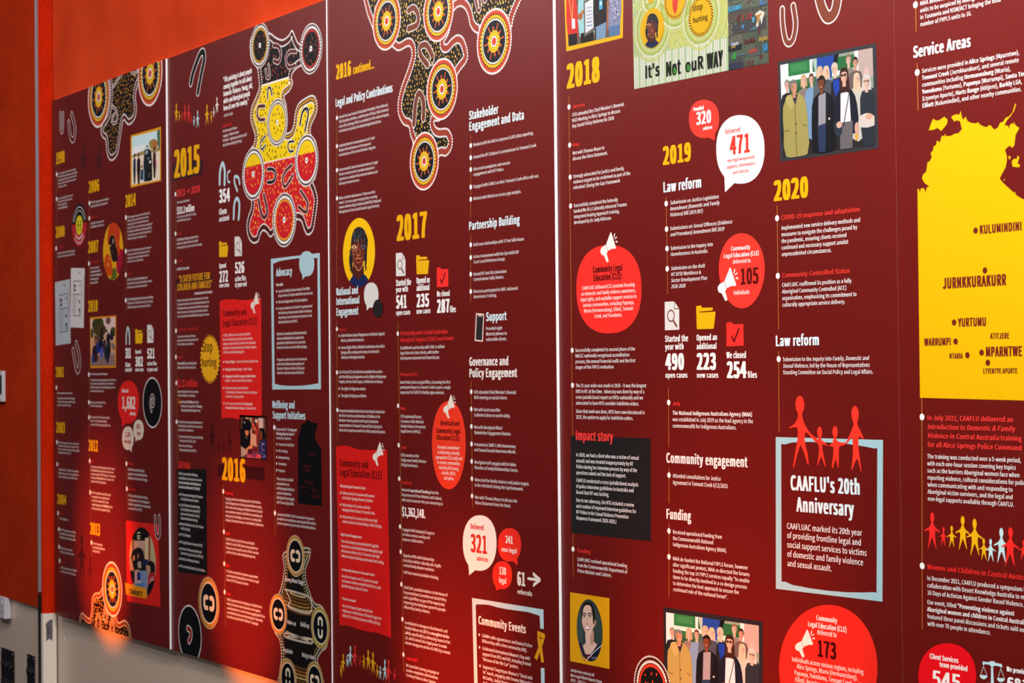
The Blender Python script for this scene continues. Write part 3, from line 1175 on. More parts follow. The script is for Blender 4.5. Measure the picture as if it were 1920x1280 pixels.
sheet(r3, [(70, 155), (220, 122), (228, 765), (78, 788)], 'b4bcc4', 0)
sheet(r3, [(230, 12), (368, 14), (358, 612), (226, 605)], 'd8d0d2', 1)


# oval portrait in the second column
def oval_portrait():
    f = nquad((190, 410, .09375), 30, 75, 440, 1225)
    I = Ink(2)
    c = f(.5, .5)
    rx, rz = f(1, .5)[0] - c[0], f(.5, 0)[1] - c[1]
    el = [(c[0] + rx * math.cos(2 * math.pi * i / 48), c[1] + rz * math.sin(2 * math.pi * i / 48)) for i in range(48)]

    def cl(pts, col, sm=3):
        q = smooth([f((x - 30) / 410, (y - 75) / 1150) for x, y in pts], sm)
        # clip to the oval
        for i in range(48):
            a, b = el[i], el[(i + 1) % 48]
            q = clip(q, lambda p: (b[0] - a[0]) * (p[1] - a[1]) - (b[1] - a[1]) * (p[0] - a[0]) >= 0,
                     lambda p, r: _x(p, r, a, b))
            if len(q) < 3: return
        I.poly(q, col)
    I.poly(el, 'e0a010')
    cl([(340, 640), (450, 640), (450, 1000), (330, 1100), (300, 900)], '9c1230')
    cl([(160, 130), (250, 60), (350, 130), (375, 300), (360, 500), (380, 650), (330, 760), (300, 500), (250, 330), (180, 330), (150, 540), (125, 400)], 'c23a16')
    cl([(200, 320), (250, 340), (280, 430), (300, 560), (330, 680), (325, 830), (240, 860), (200, 760), (170, 620), (150, 470), (170, 380)], '2a1512')
    cl([(225, 420), (250, 400), (250, 470), (228, 500)], 'a08a80', 2)
    cl([(165, 530), (190, 520), (190, 550), (165, 560)], 'd8b060', 2)
    cl([(210, 620), (225, 640), (215, 690), (195, 670)], '5a4038', 2)
    cl([(60, 820), (120, 700), (190, 770), (210, 900), (230, 1100), (150, 1140), (80, 1050)], 'c8480c')
    cl([(120, 900), (150, 880), (150, 950), (130, 960)], 'd88a40', 2)
    cl([(150, 790), (175, 780), (165, 830)], 'e09a60', 2)
    cl([(230, 1010), (280, 980), (310, 1100), (300, 1180), (220, 1220), (180, 1190), (215, 1130)], '54601c')
    cl([(120, 1150), (170, 1160), (180, 1210), (140, 1200)], 'e0a010', 2)
    I.done('portrait', None, 'oval portrait with orange hair and a dark face on gold')


def _x(p, r, a, b):
    d1 = (b[0] - a[0]) * (p[1] - a[1]) - (b[1] - a[1]) * (p[0] - a[0])
    d2 = (b[0] - a[0]) * (r[1] - a[1]) - (b[1] - a[1]) * (r[0] - a[0])
    t = d1 / (d1 - d2)
    return (p[0] + (r[0] - p[0]) * t, p[1] + (r[1] - p[1]) * t)


oval_portrait()


# photograph: people beside a parked vehicle in the desert
def photo_desert(p):
    p.rect(0, 0, 1, 1, 'c8e4ea'); p.rect(0, .22, 1, .4, 'e6eeee'); p.rect(0, .40, 1, 1, 'e8d8c0')
    p.poly([(0, .40), (.2, .36), (.45, .34), (.6, .36), (1, .34), (1, .42), (0, .43)], 'a08a50')
    p.ell(.76, .25, .17, .10, '9a8448'); p.ell(.83, .28, .10, .08, 'b06a30')
    p.poly([(.9, .02), (1, 0), (1, .36), (.95, .36), (.92, .2)], '3c6a58', 2)
    p.poly([(.46, .3), (.6, .3), (.7, .42), (.73, .6), (.73, .98), (.44, .98), (.42, .6)], '1c2428')
    p.poly([(.48, .24), (.63, .22), (.66, .32), (.46, .33)], 'd4dad8'); p.ell(.56, .27, .03, .02, '2a2e30')
    p.poly([(.48, .36), (.58, .34), (.58, .42), (.47, .43)], '8a9a98')
    p.ell(.66, .60, .04, .03, 'd8d0c8'); p.ell(.6, .52, .04, .02, '788a8c')
    p.ell(.62, .86, .12, .13, '101214'); p.ell(.62, .86, .06, .06, '3a3c3c')
    for u, top, w_, col, leg in ((.1, .40, .045, '2c3854', '1a2436'), (.25, .42, .06, '241a1e', '1c1616'), (.81, .36, .05, '4a1c2a', '14161c')):
        p.ell(u, top, .028, .035, '3a2418'); p.ell(u, top - .02, .03, .024, '1a1210')
        p.poly([(u - w_, top + .09), (u, top + .035), (u + w_, top + .09), (u + w_ * 1.1, top + .33), (u - w_ * 1.1, top + .33)], col)
        p.poly([(u - w_, top + .3), (u + w_, top + .3), (u + w_ * .6, top + .58), (u - w_ * .4, top + .58)], leg)
    p.ell(.37, .66, .03, .035, '7a3428'); p.poly([(.33, .72), (.42, .72), (.42, .93), (.31, .93)], '24344e'); p.rect(.42, .74, .45, .98, '9ac0d4')
    p.poly([(.86, .62), (.92, .58), (.9, .8), (.86, .86)], 'e0a8a0')


framed(PX, [(245, 254), (302, 237.5), (302, 339), (245, 352)], [(247.6, 256.5), (300, 243.5), (300, 337), (247.2, 347)], 'e09a18', 'gold framed photograph of people beside a dark vehicle', photo_desert)


def photo_camp(p):
    p.rect(0, 0, 1, 1, 'b08878'); p.rect(0, 0, 1, .35, 'e0c0b8'); p.rect(0, .36, 1, .72, 'd09a70')
    p.ell(.3, .12, .24, .17, '3a3c18'); p.ell(.38, .25, .26, .14, '4a3c18'); p.ell(.05, .3, .08, .1, '4a4420'); p.ell(.72, .06, .1, .08, '6a5040')
    p.ell(.92, .30, .12, .10, '4a4028'); p.ell(.86, .38, .08, .10, '20202a')
    p.poly([(.42, .2), (.5, .2), (.5, .42), (.44, .42)], '1a120c')
    p.poly([(.84, .5), (1, .58), (1, .7), (.84, .62)], '7a6a60')
    p.rect(0, .78, 1, 1, '8a6a68')
    for u, v, ru, rv, c in ((.2, .45, .06, .14, '8a6248'), (.3, .5, .07, .16, '6a4a3a'), (.18, .7, .12, .14, '2a1420'), (.32, .62, .09, .12, '1c2c78'), (.43, .55, .08, .18, '141420'), (.45, .72, .06, .12, '4050b0'),
                            (.57, .6, .07, .16, '3a2c3a'), (.72, .45, .07, .14, '10121e'), (.73, .65, .09, .2, '0c0e18'), (.62, .74, .06, .14, '202438'), (.1, .85, .07, .1, '2c4a8a'), (.2, .84, .1, .08, '3a1420'), (.7, .85, .05, .1, '1a1a2c')):
        p.ell(u, v, ru, rv, c)
    for u, v in ((.21, .40), (.33, .42), (.40, .38), (.52, .42), (.59, .45), (.67, .28)):
        p.ell(u, v, .035, .025, '3a2014'); p.ell(u, v - .014, .036, .018, '18100c')
    p.ell(.58, .43, .025, .025, 'e8dcc8'); p.rect(.69, .5, .72, .65, '3a5068')


framed(PX, [(168.8, 594.7), (218, 591), (217.6, 689), (169.5, 690)], [(170, 598.5), (216.4, 594), (216, 685.5), (170.6, 685.5)], 'e08a10', 'gold framed photograph of people sitting under a tree', photo_camp)

# numbers
ushape(r3, [(782, 768), (786, 660), (800, 610), (813, 660), (817, 768)], 17, 'b8d0d2', label='pale blue horseshoe icon', name='client_icon', level=2)
folder_icon(r3, 872, 622, 950, 768); doc_icon(r3, 992, 578, 1056, 762)


def num(s, x, y, x1, cap, reg=PX, col='white', **k): return T(s, x, y, x1, cap, col, 'year' if s.replace(',', '').isdigit() else 'head', reg, name='figure_heading', **k)


num('311', 775, 912, 832, 96, r3); num('Clients', 774, 1000, 826, 42, r3); num('assisted', 774, 1047, 840, 38, r3)
num('Opened', 873, 868, 932, 38, r3); num('302', 873, 995, 953, 94, r3); num('new cases', 873, 1045, 958, 36, r3)
num('521', 993, 915, 1070, 96, r3); num('active files', 993, 986, 1088, 38, r3); num('at year-end', 993, 1044, 1097, 38, r3)
B = bubble(r4, 700, 72, 910, 500, (741, 538), 'e0201c', 'red speech bubble reading 1,682 advices')
T('Delivered', 738, 190, 805, 36, 'e8d8d0', 'head', r4, parent=B); T('1,682', 740, 350, 877, 118, 'e8d8d0', 'head', r4, parent=B); T('advices', 818, 415, 878, 34, 'e8d8d0', 'head', r4, parent=B)
B = bubble(r4, 742, 528, 858, 765, (839, 790), 'dcc8b8', 'cream speech bubble reading 1,256 non-legal')
T('1,256', 772, 630, 825, 46, 'b02020', 'head', r4, parent=B); T('non-legal', 764, 692, 832, 34, 'b02020', 'head', r4, parent=B)
B = bubble(r4, 855, 462, 958, 665, (877, 684), 'dcc8b8', 'cream speech bubble reading 426 legal')
T('426', 884, 552, 923, 46, 'b02020', 'head', r4, parent=B); T('legal', 890, 612, 928, 34, 'b02020', 'head', r4, parent=B)


def black_disc(c, R, label, paint=None, bead='bead'):
    I = Ink(2)
    I.disc(c, R, '0c0a0c', 56)
    I.dots([(c[0] + R * math.cos(2 * math.pi * i / 80), c[1] + R * math.sin(2 * math.pi * i / 80)) for i in range(80)], R * .036, bead)
    if paint: paint(I)
    return I.done('disc_motif', None, label)


black_disc(PR(r4, 1044, 290), .072, 'black disc motif with a brown hook shape',
           lambda I: ushape(r4, [(1036, 375), (1022, 300), (1036, 225), (1058, 240), (1058, 310), (1040, 320), (1036, 270)], 20, '5a1c18', 'bead', 8, ink_obj=I))

# red card with a round photograph
card = boxp(r5, [(840, 197), (1055, 225), (1070, 775), (848, 735)], 'd8201a', 'photo_card', 2, 'red card holding a round photograph of a group')
rc = (230, 970, .14063)


def card_photo():
    ph = Photo(rc, (90, 130), (445, 130), (445, 1060), (90, 1060), level=2.6)
    c = ph.at(.5, .5)
    rx = ph.at(1, .5)[0] - c[0]; rz = ph.at(.5, 0)[1] - c[1]
    el = [(c[0] + rx * math.cos(2 * math.pi * i / 40), c[1] + rz * math.sin(2 * math.pi * i / 40)) for i in range(40)]

    def q(pts, col, sm=0):
        z = [ph.at(*p) for p in pts]
        if sm: z = smooth(z, sm)
        for i in range(40):
            a, b = el[i], el[(i + 1) % 40]
            z = clip(z, lambda p: (b[0] - a[0]) * (p[1] - a[1]) - (b[1] - a[1]) * (p[0] - a[0]) >= 0, lambda p, r: _x(p, r, a, b))
            if len(z) < 3: return
        ph.I.poly(z, col)

    def R(u0, v0, u1, v1, col): q([(u0, v0), (u1, v0), (u1, v1), (u0, v1)], col)
    ph.I.poly(el, 'b08a70')
    R(0, 0, 1, .19, '14100e')
    for v in (.07, .115, .15): R(.3, v, .42, v + .018, 'd8d0a0')
    R(.2, .19, .6, .32, 'd09a88'); R(.0, .16, .1, .42, 'e0a060'); R(.12, .17, .18, .4, '8a5030'); R(.6, .15, .72, .5, 'd8c090'); R(.72, .12, .80, .52, '9a5a40'); R(.8, .12, 1, .5, 'b8a880')
    q([(.1, .36), (.3, .29), (.5, .32), (.58, .45), (.64, .62), (.5, .64), (.3, .60), (.15, .62), (.08, .5)], '1a1216', 3)
    q([(.05, .46), (.1, .46), (.14, .55), (.2, .64), (.14, .66), (.04, .55)], 'c88858', 2)
    q([(.13, .42), (.2, .40), (.22, .46), (.15, .48)], 'b87850', 2); q([(.3, .40), (.36, .37), (.38, .44), (.32, .45)], '8a5a40', 2); q([(.32, .50), (.44, .49), (.46, .58), (.34, .58)], 'a89888', 2)
    q([(.7, .52), (.84, .48), (.96, .55), (.94, .68), (.8, .7)], '160e10', 3); q([(.70, .56), (.78, .55), (.8, .64), (.72, .64)], 'c08868', 2)
    R(.5, .46, .72, .54, '20244a')
    R(.22, .64, .34, .86, 'c8a0a0'); R(.30, .645, .44, .76, '1c2878'); R(.42, .62, .68, .92, '7a8ab0'); R(.34, .76, .46, .84, 'b8a8b8')
    q([(.72, .7), (.92, .64), (.98, .75), (.9, .9), (.74, .95)], 'a81c28', 2); q([(.78, .74), (.92, .70), (.9, .80), (.76, .86)], 'c87880', 2)
    q([(.7, .84), (.95, .76), (.9, 1), (.7, 1)], '0e0c10', 2); R(.2, .80, .56, .87, '4a7ab0'); R(.04, .62, .2, .8, '201014')
    ph.done('picture', card)


card_photo()
lab = boxp(r5, [(835, 612), (978, 648), (978, 720), (842, 690)], 'e8920c', 'caption_tag', 6, 'orange caption tag reading COMMUNITY')
T('COMMUNITY', 862, 684, 952, 34, '2a1408', 'head', r5, parent=lab, level=7)

# ================================================================== panel two: 2015 - 2016
new_panel(seam[1], seam[2] - 0.0008, fr[1], BOTTOM, TOPZ, 'maroon printed panel with years 2015 and 2016, second from left')
r6 = (310, 60, .25); r7 = (310, 340, .25); r8 = (310, 620, .25); r9 = (310, 900, .2969)
BL = 0.0065
timeline(PX, 329.5, 342, 330, 618, [(329.2, 364), (329.3, 438), (329.3, 490.5)], r=BL)
timeline(PX, 330, 618, 332.5, 868, [(330, 620), (330, 669), (330.7, 717.5), (331.3, 790.5)], r=BL)
timeline(PX, 418.5, 907, 423, 1172, [(418.7, 921), (420, 996.5), (420.6, 1056.5), (421.3, 1109.5)], r=BL)
timeline(PX, 514, 790, 516.2, 1004, [(514.5, 801), (515.7, 961.5)], r=BL)
ushape(r6, [(192, 385), (205, 320), (235, 230), (262, 165), (285, 150), (293, 200), (275, 290), (258, 380), (245, 455)], 34, '0e0e10', 'bead', 10, label='black horseshoe motif with white beads')
gy, gr, gb, gw = 'e0a41c', 'd83430', 'b4d4da', 'e6ded6'
chain(r6, [(83, 535, 680, gy), (106, 592, 668, gy, 0, .9), (127, 598, 668, gr, 0, .9), (148, 545, 680, gr), (176, 545, 690, gr), (197, 622, 690, gr, 0, .9), (216, 628, 712, gb, 0, .9), (243, 588, 720, gb)], label='row of eight small paper-chain people')
chain(r6, [(313, 542, 700, gy), (346, 590, 685, gy, 0, .9), (364, 562, 642, gw, 0, .9), (388, 487, 612, gw)], label='row of four small paper-chain people')
T('"This painting is about people|coming together to talk about|Domestic Violence. Young, old,|white and Aboriginal people|from all over the country."', 436, 377, 650, 36, 'white', 'head', r6, pitch=53.5, fit=1, name='quotation')
bod('– Ruth A Cook', 435, 640, 507, 34, r6)
bod('Ruth A Cook', 432, 716, 497, 34, r6, col='d8302c', style='bold')
bod('Her skin name is Petharre|Language – Western Arrarnta|Homeland – Intjartnama Outstation east of|Ntaria (Hermannsburg) (Territory)', 432, 755, 613, 35, r6)
boxp(r6, [(55, 985), (283, 955), (283, 1068), (55, 1115)], '3a1620', 'heading_box', 1)
year('2015', 66, 1092, 262, 196, r6)
T('2015 → 2020', 86, 1236, 262, 50, 'e0383a', 'head', r6)
bod('Government allocated', 88, 167, 183, 28, r7)
T('$121.2 million', 88, 246, 220, 50, 'white', 'head', r7)
bod('over 5 years under the NT Safety|and Wellbeing Program.', 88, 277, 232, 28, r7)
bod('April', 92, 402, 122, 28, r7, col='d8302c', style='bold')
bod('*CEO Phynea Clarke* graduates with a|Bachelor of Social Work from Deakin|University after 10 years of part-time study.', 88, 447, 278, 30, r7)
bod('25 May', 92, 604, 132, 28, r7, col='d8302c', style='bold')
bod('CAAFLU hosted', 88, 668, 180, 32, r7, style='bold')
boxp(r7, [(78, 735), (350, 712), (350, 775), (78, 800)], '3a1418', 'heading_box', 1)
T('"A SAFER FUTURE FOR', 103, 758, 336, 50, 'd89418', 'head', r7); T('CHILDREN AND FAMILIES"', 90, 820, 352, 50, 'd89418', 'head', r7)
bod('at Araluen Art Centre', 218, 850, 354, 34, r7, style='bold')
bod('A free community event for raising awareness about|the Royal Commission into Institutional Responses to|Child Sexual Abuse and the Online Ribbon Campaign|for the Prevention of Family and Domestic Violence.|Casey Donovan from Australian Idol sang at the event.', 90, 902, 332, 30, r7)
bod('1 July 2015 – 30 June 2017', 92, 1121, 248, 30, r7, col='d8302c', style='bold')
bod('Secured new two-year funding|agreement from the Department of|Prime Minister and Cabinet.', 91, 1172, 248, 29, r7)
bod('August', 92, 207, 132, 30, r8, col='d8302c', style='bold')
bod('*Fully staffed:* two principal legal|officer and 5 full-time solicitors.', 92, 254, 236, 31, r8)
T('$1.32 million', 91, 420, 242, 52, 'd8302c', 'head', r8)
bod('More funding from the Department|of Prime Minister and Cabinet.', 94, 464, 250, 29, r8)
I = Ink(2); I.stroke(quad(r8, [(98, 512), (100, 535), (112, 536)]), .003, 'd89a20'); I.poly(quad(r8, [(108, 522), (120, 537), (108, 552)]), 'd89a20'); I.done('arrow_icon', None, 'small gold arrow icon')
bod('Additional *$20,000* grant from|Knowmore to support the *"Sharing*|*& Caring for Sisters Day"* events.', 119, 541, 276, 31, r8)
bod('Our legal team prepared submissions to|the Department of the Attorney-General|and Justice in relation to:', 97, 690, 280, 30, r8)
bod('1. the review of the Domestic and Family|    Violence Act 2007 (NT) and', 98, 800, 283, 31, r8)
bod('2. the Personal Violence|    Restraining Orders Bill 2015.', 98, 868, 236, 31, r8)
boxp(PX, [(332, 879), (387, 879), (388.6, 1079), (334.5, 1072)], '16100f', 'text_box', 1, 'black text box listing stakeholders')
T('CAFTDVAN', 98, 1029, 187, 48, 'd8302c', 'head', r8)
bod('CAAFLU meets with the following|stakeholders to advocate for our service:|*Central Australian Family Violence &*|*Sexual Assault Network (CAFVSAN)*', 100, 1078, 279, 33, r8)
for s, y, x1 in (('NT Government Integrated Response|to Family & Domestic Violence', 97, 238), ('Local Reference Group Meetings|for the Barkly Shire under the NT|Government Domestic & Family|Violence Reduction Strategy', 162, 222),
                 ('Domestic Violence Court User Forum|in Alice Springs', 282, 241), ('NT CLE Network', 350, 160), ('NT Legal Assistance Forum (NTLAF)', 397, 236),
                 ('Northern Territory Association of|Community Legal Centres (NTACLC)', 438, 241), ('Family Law Pathways Network', 502, 215), ('NT Law Society Family Law Committee', 548, 251)):
    bod(s, 97, y, x1, 28, r9)
    J = Ink(4); J.disc(PR(r9, 90, y - 7), .003, Wt, 10); J.done('bullet')


def stop_sun(reg, cx, cy, rx, ry, col='e8a818', teeth=30, label='gold saw-edged sun with handwriting', words=None, inkc='4a2a0a'):
    I = Ink(2)
    c = PR(reg, cx, cy)
    a, b = PR(reg, cx + rx, cy)[0] - c[0], PR(reg, cx, cy - ry)[1] - c[1]
    pts = []
    for i in range(teeth):
        t = 2 * math.pi * i / teeth
        pts.append((c[0] + a * .84 * math.cos(t), c[1] + b * .84 * math.sin(t)))
        t += 2 * math.pi / teeth * .75
        pts.append((c[0] + a * math.cos(t), c[1] + b * math.sin(t)))
    I.poly(pts, col)
    o = I.done('sun_motif', None, label)
    for s, x, y, x1, cap in words or (): T(s, x, y, x1, cap, inkc, 'hand', reg, parent=o)
    return o


stop_sun(r8, 335, 213, 78, 190, words=[('Stop', 276, 158, 356, 74), ('hurting', 274, 268, 386, 62)])
ushape(r6, [(408, 1138), (412, 1040), (430, 985), (446, 1040), (444, 1140)], 20, gb, name='client_icon', level=2, label='pale blue horseshoe icon')
ushape(r6, [(484, 1042), (470, 1055), (466, 1090), (472, 1122), (484, 1125)], 12, gb, name='client_icon', level=2)
ushape(r6, [(558, 1138), (548, 1092), (522, 1085), (520, 1130), (540, 1190)], 16, gb, name='client_icon', level=2)
ushape(r7, [(513, 278), (518, 170), (538, 128), (556, 170), (550, 282)], 18, gb, name='client_icon', level=2)
num('354', 404, 162, 487, 96, r7); num('Clients', 404, 250, 463, 40, r7); num('assisted', 404, 302, 480, 36, r7)
folder_icon(r7, 403, 448, 472, 568); doc_icon(r7, 520, 412, 575, 562)
num('Opened', 405, 652, 457, 36, r7); num('272', 406, 756, 473, 80, r7); num('new cases', 406, 796, 481, 32, r7)
num('526', 523, 690, 595, 80, r7); num('active files', 523, 749, 606, 36, r7); num('at year-end', 523, 793, 612, 36, r7)
card = boxp(PX, [(412, 564.5), (420, 561.5), (436, 560.5), (455, 562.5), (475, 561), (489.8, 559), (490.4, 640), (491.3, 777), (480, 782), (468, 786), (450, 786.5), (436, 783), (424, 783), (415.5, 785), (413.8, 680)], 'e0201c', 'story_card', 2, 'red card about community and legal education')
megaphone(r7, 640, 828, 712, 992, 'e6d8cc', card)
T('Community and', 431, 1012, 609, 46, '6a0c0c', 'head', r7, parent=card); T('Legal Education (CLE)', 431, 1086, 690, 46, '6a0c0c', 'head', r7, parent=card)
cw = dict(parent=card, col='f0dcd4')
bod('In 2015, CAAFLU was no longer funded to|have a Community Legal Education position.|Lawyers would deliver CLE when their caseloads|permitted. Despite this financial setback, lawyers|still delivered the following CLE:', 432, 43, 684, 32, r8, **cw)
for s, y, x1, x in (('*Yirara College* – Domestic Violence and the Law', 242, 697, 450), ('*Aboriginal Mens Group* – Cyber Safety', 298, 652, 450), ('*Anyinginyi Health Stronger Families Mens*|*Centre* – Domestic and family violence', 350, 680, 450),
                 ('One of our lawyers presented at a|CLE Workshop in Darwin on Domestic Violence|in the Alice Springs context', 437, 690, 451), ('One Lawyer presented at the *Inaugural*|*Domestic Violence Forum* in Tennant Creek', 553, 680, 453)):
    bod(s, x, y, x1, 32, r8, **cw)
    J = Ink(4); J.disc(PR(r8, x - 12, y - 9), .003, 'f0dcd4', 10); J.done('bullet', card)
# advocacy frame


def hand_frame(outer, inner, label, reg=PX, col='blue', level=2, wave=0.0):
    I = Ink(level)
    oq, iq = quad(reg, outer), quad(reg, inner)
    prof = ((.04, -.1), (.12, .55), (.3, .9), (.5, 1.0), (.7, .8), (.88, .3), (.97, -.1))
    for i in range(4):
        j = (i + 1) % 4
        a, b = iq[i], iq[j]
        edge = [a]
        if wave and i in (0, 2):
            up = 1 if i == 0 else -1
            for t, k in (prof if i == 0 else [(1 - t, k) for t, k in prof][::-1]):
                edge.append((a[0] + (b[0] - a[0]) * t, a[1] + (b[1] - a[1]) * t + up * wave * k))
        edge.append(b)
        I.poly([oq[i], oq[j]] + edge[::-1], col, step=(i == 0))
    return I.done('border_frame', None, label)


fa = hand_frame([(508, 485.3), (599.7, 474), (602, 729.6), (510.7, 730)], [(512.3, 493.5), (595.2, 483), (597.3, 719), (515.3, 720)], 'pale blue hand-cut frame around the advocacy list', col='a9c8d0', wave=.005)
bb = bubble(r7, 1005, 523, 1118, 712, (1030, 738), 'a9c8d0', 'pale blue blank speech bubble', level=2.6)
T('Advocacy', 832, 712, 952, 56, 'c0dce2', 'head', r7)
bod('Met with:', 832, 786, 887, 34, r7, style='bold')
for s, y, x1 in (('Laurie Glanfield, former Head of the NSW|Department of Justice and Attorney-General.', 834, 1108), ('Victorian Magistrate, Felicity Broughton.', 914, 1070),
                 ('A representative from the NT Department of|the Attorney-General and Justice to discuss|improving court responses to domestic and|family violence in the NT.', 963, 1103)):
    bod(s, 848, y, x1, 34, r7)
    J = Ink(4); J.disc(PR(r7, 836, y - 10), .003, Wt, 10); J.done('bullet')
bod('Attended a workshop with key domestic|violence stakeholders to explore the|potential establishment of a specialist|domestic violence court in Alice Springs.', 836, 34, 1065, 34, r8)
bod('Prepared a submission on the Domestic|and Family Violence (Recognition of|Domestic Violence Orders) (National|Uniform Law) Amendment Bill 2016.', 838, 226, 1064, 33, r8)
T('Wellbeing and', 803, 578, 972, 52, 'c0dce2', 'head', r8); T('Support Initiatives', 805, 656, 1052, 52, 'c0dce2', 'head', r8)
bod('Organised five *"Caring and*|*Sharing Day for Sisters"*|events for clients in:', 832, 746, 986, 33, r8)
for s, y, x1 in (('Tennant Creek/Elliott', 860, 966), ('Alice Springs', 908, 920), ('Hermannsburg', 957, 931), ('Yuendumu', 1005, 910), ('Papunya', 1055, 898)):
    bod(s, 848, y, x1, 33, r8)
    J = Ink(4); J.disc(PR(r8, 836, y - 10), .003, Wt, 10); J.done('bullet')
bod('These events included|presentations on|wellbeing and safety by|Joyleen Koolmatrie,|Aboriginal Psychologist|and Trauma Specialist.', 835, 1118, 968, 35, r8)
bod('Joined the WESNET Safe Connections Program to|provide free smartphones and prepaid SIM cards to|women experiencing domestic and family violence.', 707, 222, 952, 27.5, r9)
rj = (550, 780, .14063)
jar = boxp(rj, [(62, 300), (80, 230), (110, 110), (170, 85), (190, 40), (250, 85), (300, 90), (325, 90), (320, 150), (298, 190), (285, 290), (330, 370), (372, 430), (380, 1195), (200, 1180), (65, 1160)], '0b0809', 'bottle_silhouette', 2, 'black bottle-shaped silhouette with dim red words')
for s, x, y, x1, cap in (('ALCOHOL', 205, 520, 305, 30), ('POWER &', 130, 680, 245, 40), ('CONTROL', 150, 740, 230, 40), ('VIOLENCE', 150, 895, 292, 38), ('GAMBLING', 80, 950, 175, 22), ('JEALOUSY', 90, 1005, 200, 22), ('FIST', 240, 1010, 325, 44), ('FIGHTS', 245, 1085, 362, 46)):
    T(s, x, y, x1, cap, '4a1410', 'head', rj, parent=jar)
chain(r8, [(350, 688, 905, '400a0c'), (402, 835, 925, '400a0c'), (438, 820, 930, '400a0c'), (482, 735, 940, '400a0c')], label='dark family silhouettes', level=1)


def photo_class(p):
    p.rect(0, 0, 1, 1, '6a3a28'); p.rect(.36, 0, .44, .4, 'c09a80'); p.rect(.7, 0, .9, .25, 'd8b4a8'); p.rect(.46, .05, .72, .42, 'a83428')
    for u, v, c in ((.5, .18, 'e05048'), (.56, .1, '2a1418'), (.62, .08, 'e8d8c8'), (.6, .16, '40181c'), (.56, .27, 'c87030'), (.52, .35, '5a2418'), (.68, .14, 'c86020'), (.64, .24, '8a1c20')): p.ell(u, v, .05, .045, c)
    p.ell(.2, .03, .12, .05, 'c89060'); p.ell(.13, .05, .06, .06, '1a0c10')
    p.ell(.24, .2, .2, .16, '0c0a10'); p.poly([(0, .3), (.3, .28), (.38, .4), (.36, .66), (.2, .76), (0, .72)], '100a12', 2); p.ell(.15, .13, .03, .02, 'c8b8b0')
    p.poly([(.16, .33), (.32, .34), (.28, .45), (.2, .44)], 'd07a40', 2); p.poly([(.21, .44), (.25, .54), (.22, .5)], 'e0d0c8')
    p.poly([(.4, .38), (.65, .43), (.63, .72), (.38, .66)], 'd49a7c'); p.rect(.62, .42, .68, .66, '8a2018')
    p.ell(.85, .42, .14, .18, '120a0c'); p.ell(.80, .40, .06, .09, '7a3c20'); p.ell(.80, .50, .05, .035, '9a3814')
    p.poly([(.72, .62), (.95, .52), (1, .6), (1, 1), (.75, 1)], '2c2450', 2)
    for i in range(14): p.ell(.78 + .2 * rnd.random(), .6 + .38 * rnd.random(), .02, .018, rnd.choice(['8a8ab8', '5060a0', 'c8b0b8']), 8)
    p.poly([(.18, .82), (.42, .66), (.46, .76), (.26, .88)], 'd88c58', 2); p.poly([(0, .72), (.2, .8), (.25, .9), (.05, .98), (0, .98)], 'b09488')
    p.ell(.38, .84, .12, .07, '4a1820'); p.ell(.55, .80, .12, .08, '6a1c28'); p.rect(.24, .92, .8, 1, 'b84860'); p.ell(.55, .92, .14, .06, '7a3450'); p.ell(.7, .95, .1, .06, 'd04a58')


framed(PX, [(449, 777.5), (500.6, 780), (500.8, 862), (451.3, 858.8)], [(451.8, 781.5), (498.5, 784), (499.6, 860.0), (452.4, 857)], '1c0a0c', 'black framed photograph of people at a table', photo_class)
boxp(r8, [(395, 1000), (745, 1025), (745, 1124), (395, 1090)], '3a0a0c', 'heading_box', 1)
year('2016', 425, 1113, 603, 160, r8)
for s, y, x1, b_, x in (('February', 87, 430, 'Engaging with and contributing to the United Nations|Special Rapporteur on Violence Against Women during|their visit to Alice Springs and thanks to former Director|now committee member, Faith White for attending and|sharing local knowledge, as we met on a Sunday, with|delegates Dubravka Simonovic and Nathalie Stadelmann.', 379),
                        ('April', 342, 408, 'CAAFLU hosted a visit from Sexual Assault|Referral Centre (SARC) where they updated our|Directors on the specific nature of their services|and their links to other Aboriginal agencies.', 382),
                        ('May', 545, 407, 'PC Clarke accepted the important appointment|as the National Family Violence Prevention Legal|Service (FVPLS) Deputy Convenor.', 385),
                        ('June', 722, 413, 'CAAFLU presented at the Indigenous Family Violence|Policy Conference about the positive and negative|considerations for our clients when engaging with Police|around family violence and attending the Community|Corrections launch of the "NO More" campaign.', 388)):
    bod(s, x, y, x1, 28, r9, col='red', style='bold')
    bod(b_, x + 1, {'February': 122, 'April': 378, 'May': 580, 'June': 758}[s], {'February': 622, 'April': 590, 'May': 592, 'June': 629}[s], 27, r9)


def rad(reg, px, x, y): return px * reg[2] / scale_at(*rg(reg, x, y))


